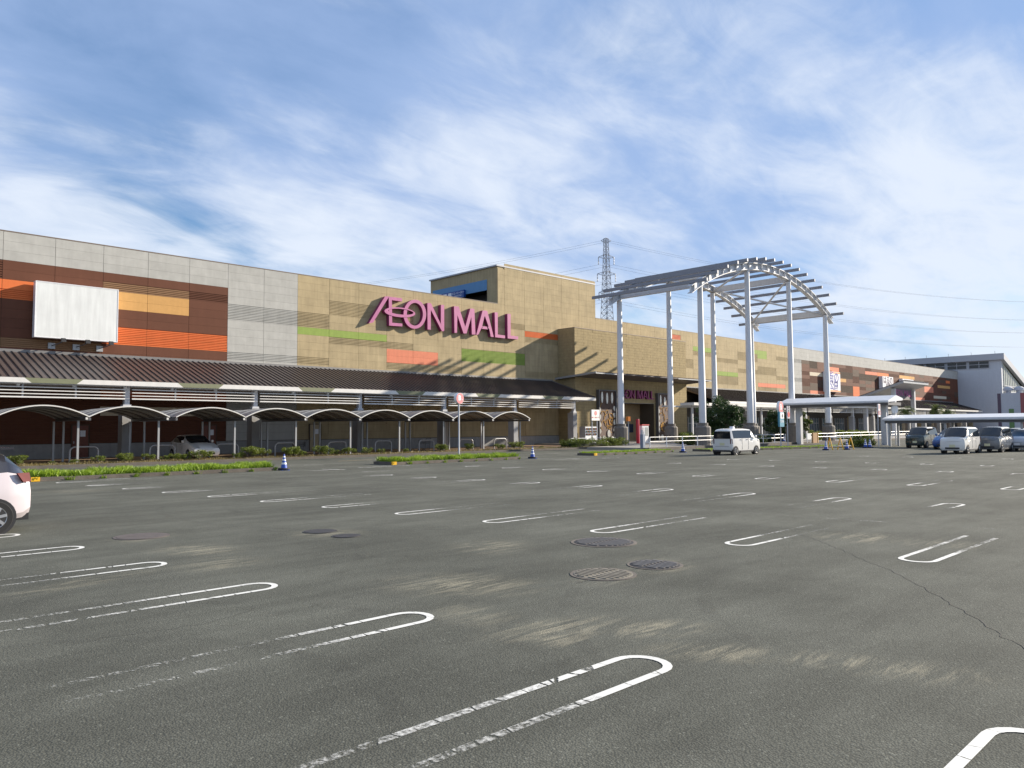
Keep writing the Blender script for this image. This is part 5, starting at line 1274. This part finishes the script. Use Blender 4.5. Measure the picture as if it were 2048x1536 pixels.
# shopping trolleys left under the arcade -----------------------------------------
def trolley(x, y, label, rz):
    t = thing('shopping_trolley', (x,y,.05), label, 'trolley', None, rz); mb = MB()
    for s in (-.24,.24):
        mb.tube([(s,.45,.12),(s,-.35,.12),(s,-.45,.95),(s,-.55,1.0)], .018, 6); mb.tube([(s,-.42,.7),(s,.4,.62)], .014, 6)
    mb.tube([(-.24,-.55,1.0),(.24,-.55,1.0)], .022, 6); mb.build('frame', STEELD, t, local=True)
    bk = MB()
    for k in range(9):
        u = k/8; bk.tube([(-.24+.48*u,-.4,.55),(-.24+.48*u,-.4,.88)], .007, 4); bk.tube([(-.24+.48*u,.4,.60),(-.24+.48*u,.4,.85)], .007, 4); bk.tube([(-.24,-.4+.8*u,.57),(-.24,-.4+.8*u,.87)], .007, 4); bk.tube([(.24,-.4+.8*u,.57),(.24,-.4+.8*u,.87)], .007, 4); bk.tube([(-.24+.48*u,-.4,.56),(-.24+.48*u,.4,.56)], .007, 4)
    bk.build('basket', STEELD, t, local=True)
    for sx in (-.22,.22):
        for sy in (-.33,.42): w = MB(); w.lathe([(.055,-.015),(.055,.015)], (sx,sy,.055), 10, axis='y'); w.build('castor', BLACK, t, local=True)
trolley(XR(597)*50.3, 50.2, 'shopping trolley left side-on beside the beige wall door', rad(75)); trolley(XR(853)*48.6, 48.9, 'shopping trolley standing end-on inside a hoop barrier', 0.1)

# ------------------------------------------------------------------ shrubs, hedges, trees
def shrub_proto(seed, mat_, r=(.55,.45,.38)):
    random.seed(seed); t = thing('shrub', (0,0,.08), 'low yellow green shrub in the planting strip before the carports', 'shrub', 'shrubs in the planting strip')
    st = MB()
    for _ in range(7):
        a = random.uniform(0,6.28); st.tube([(0,0,0),(math.cos(a)*.12,math.sin(a)*.1,.2),(math.cos(a)*r[0]*.6,math.sin(a)*r[1]*.6,.45)], [.016,.012,.006], 5)
    st.build('stems', BARK, t, local=True)
    fo = MB()
    for _ in range(13):
        a = random.uniform(0,6.28); q = math.sqrt(random.random()); c = (math.cos(a)*r[0]*q*.85, math.sin(a)*r[1]*q*.85, .34+random.uniform(-.12,.2)); leaves(fo, 80, in_ellipsoid(c, (.19,.17,.10), .2), .022, .05, .35)
    fo.build('foliage', mat_, t, local=True, fix=False); return t
SP = [shrub_proto(s, LEAF1) for s in (11,12,13,14)]
random.seed(21)
SHR = [(38,1.0),(105,.45),(150,.5),(197,.9),(250,1.1),(252,.8),(297,.8),(330,.7),(352,.9),(372,.8),(398,1.0),(412,1.0),(475,.8),(497,1.2),(510,1.2),(525,1.1),(580,1.2),(593,1.1),(605,.7),(640,1.1),(655,1.1),(672,.7),(693,.9),(705,.8),(733,1.0),(763,.7),(812,.7),(880,1.0),(888,.9),(938,1.1),(997,.9),(1003,.8),(1028,1.2),(1040,1.1),(1083,.5),(1130,1.0),(1146,1.1)]
for i, (px, s) in enumerate(SHR):
    src = SP[i % 4]; o = src if i < 4 else dup(src, (0,0,0)); y = random.uniform(43.5,44.2); s *= random.uniform(.72,.92)
    o.location = (XR(px,905)*y, y, .08); o.rotation_euler = (0,0,random.uniform(0,6.28)); o.scale = (s*1.05,s*1.05,s*1.15)
def hedge(x0, x1, y0, y1, h, label, m, n, z0=.08, leaf=(.03,.07)):
    t = thing('hedge', ((x0+x1)/2,(y0+y1)/2,z0), label, 'hedge'); fo = MB(); a = int((x1-x0)/.55)
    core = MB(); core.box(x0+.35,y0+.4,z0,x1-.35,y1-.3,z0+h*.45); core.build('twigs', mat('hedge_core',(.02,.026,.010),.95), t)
    for k in range(a*4):
        c = (random.uniform(x0,x1), random.uniform(y0,y1), z0+random.uniform(.1,1)*h*.9); leaves(fo, n, in_ellipsoid(c, (.36,.30,.22), .3), *leaf, .3)
    fo.build('foliage', m, t, fix=False)
hedge(48.2,56.6,42.98+.1,44.3,.80,'clipped yellow green hedge with a kerb in front of the vending machines',LEAF1,150)
hedge(58.2,63.0,37.2,38.4,.85,'dark low hedge behind the white railing left of the first near gate leg',LEAF3,130,.2,(.05,.1))
hedge(61.0,66.0,39.5,41.0,1.1,'bright green hedge between the gate legs behind the railing',LEAF1,130,.2,(.05,.1))
hedge(68.5,74.5,37.6,39.0,.85,'dark brownish hedge behind the railing beside the gate leg',LEAF2,130,.2,(.05,.1))
hedge(78,83.6,38.6,40.4,1.2,'deep green hedge behind the wooden board',LEAF2,130,.2,(.05,.1))
hedge(86.5,102,38.4,39.8,1.1,'long light green hedge in front of the far shop windows',LEAF1,70,.2,(.06,.12))
hedge(66.5,69.0,25.8,27.6,.55,'tuft of low green bushes at the end of the low walkway',LEAF1,90,.0,(.05,.1))
hedge(70.5,74.0,27.2,29.4,.75,'mound of green bushes between the walkway posts',LEAF3,90,.0,(.05,.1))
def tree(x, y, z0, h, r, trunk, label, m, n, seed, clumps=60, squash=.8):
    random.seed(seed); t = thing('tree', (x,y,z0), label, 'tree'); tr = MB(); cz = z0+h-r*squash
    tr.tube([(x,y,z0),(x+.05,y,z0+trunk*.6),(x,y+.05,z0+trunk),(x,y,cz)], [.16,.13,.11,.05], 8)
    ends = []
    for k in range(9):
        a = 6.28*k/9+random.uniform(-.3,.3); e = (x+math.cos(a)*r*.7, y+math.sin(a)*r*.7, cz+random.uniform(-.5,.5)*r*squash); tr.tube([(x,y,z0+trunk*random.uniform(.7,1.1)), (x+math.cos(a)*r*.3,y+math.sin(a)*r*.3,cz-r*.25), e], [.07,.05,.015], 6); ends.append(e)
    tr.build('trunk', BARK, t, smooth=True); fo = MB()
    for _ in range(clumps):
        while True:
            q = Vector((random.uniform(-1,1),random.uniform(-1,1),random.uniform(-1,1)))
            if .35 < q.length < 1: break
        q *= random.uniform(.85,1.08); c = (x+q.x*r, y+q.y*r, cz+q.z*r*squash); rr = r*random.uniform(.16,.27); leaves(fo, n, in_ellipsoid(c, (rr,rr,rr*.75), .2), .06, .13, .2)
    fo.build('crown', m, t, fix=False)
ty = 41.0; tx = XR(1437,830)*ty; tz = YP(1437,796,ty).z; tr_ = (XR(1480,830)-XR(1394,830))*ty/2*.62
tree(tx, ty, .20, tz-.14, tr_, .9, 'round dark green broadleaf tree between the gate legs behind the kei wagon', LEAF2, 170, 5, 95, .80)
ty = 39.6; tx = XR(1562,850)*ty
tree(tx, ty, .20, YP(1562,818,ty).z, 1.9, .8, 'dark shaded tree behind the letter B sign board', LEAF2, 150, 6, 60, .9)
ty = 39.4; tx = XR(1602,850)*ty
tree(tx, ty, .20, YP(1602,828,ty).z, 1.2, .8, 'small mid green tree right of the gate leg by the walkway post', LEAF3, 130, 7, 40, 1.0)
def palm(x, y, z0, h, label, seed):
    random.seed(seed); t = thing('palm_tree', (x,y,z0), label, 'tree'); tr = MB(); tr.tube([(x,y,z0),(x+.1,y,z0+h*.5),(x,y,z0+h*.8)], [.22,.18,.16], 8); tr.build('trunk', BARK, t); fo = MB()
    for k in range(34):
        a = random.uniform(0,6.28); el = random.uniform(-.5,1.2); ln = random.uniform(1.2,2.0); p = Vector((x,y,z0+h*.8)); pts = [p]
        for i in range(6): p = p+Vector((math.cos(a)*math.cos(el),math.sin(a)*math.cos(el),math.sin(el)))*ln/6; el -= .28; pts.append(p)
        for i in range(6):
            for s in (-1,1):
                for jj in range(3):
                    b = pts[i]+(pts[i+1]-pts[i])*jj/3; sd = Vector((-math.sin(a),math.cos(a),0))*s; tip = b+sd*.42+Vector((0,0,-.18))+(pts[i+1]-pts[i]).normalized()*.15
                    o = len(fo.v); q = (pts[i+1]-pts[i]).normalized()*.03; fo.v += [tuple(b-q),tuple(b+q),tuple(tip)]; fo.f.append((o,o+1,o+2)); fo.m.append(0)
    fo.build('crown', LEAF3, t, fix=False)
for px, ph, lb, sd in ((1812,812,'shaggy palm tree before the far portico',31),(1870,806,'taller palm tree before the far arcade roof',32),(1895,812,'short palm tree next to the taller one',33)):
    y = 40.5; x = XR(px,830)*y; palm(x, y, .14, YP(px,ph,y).z, lb, sd)
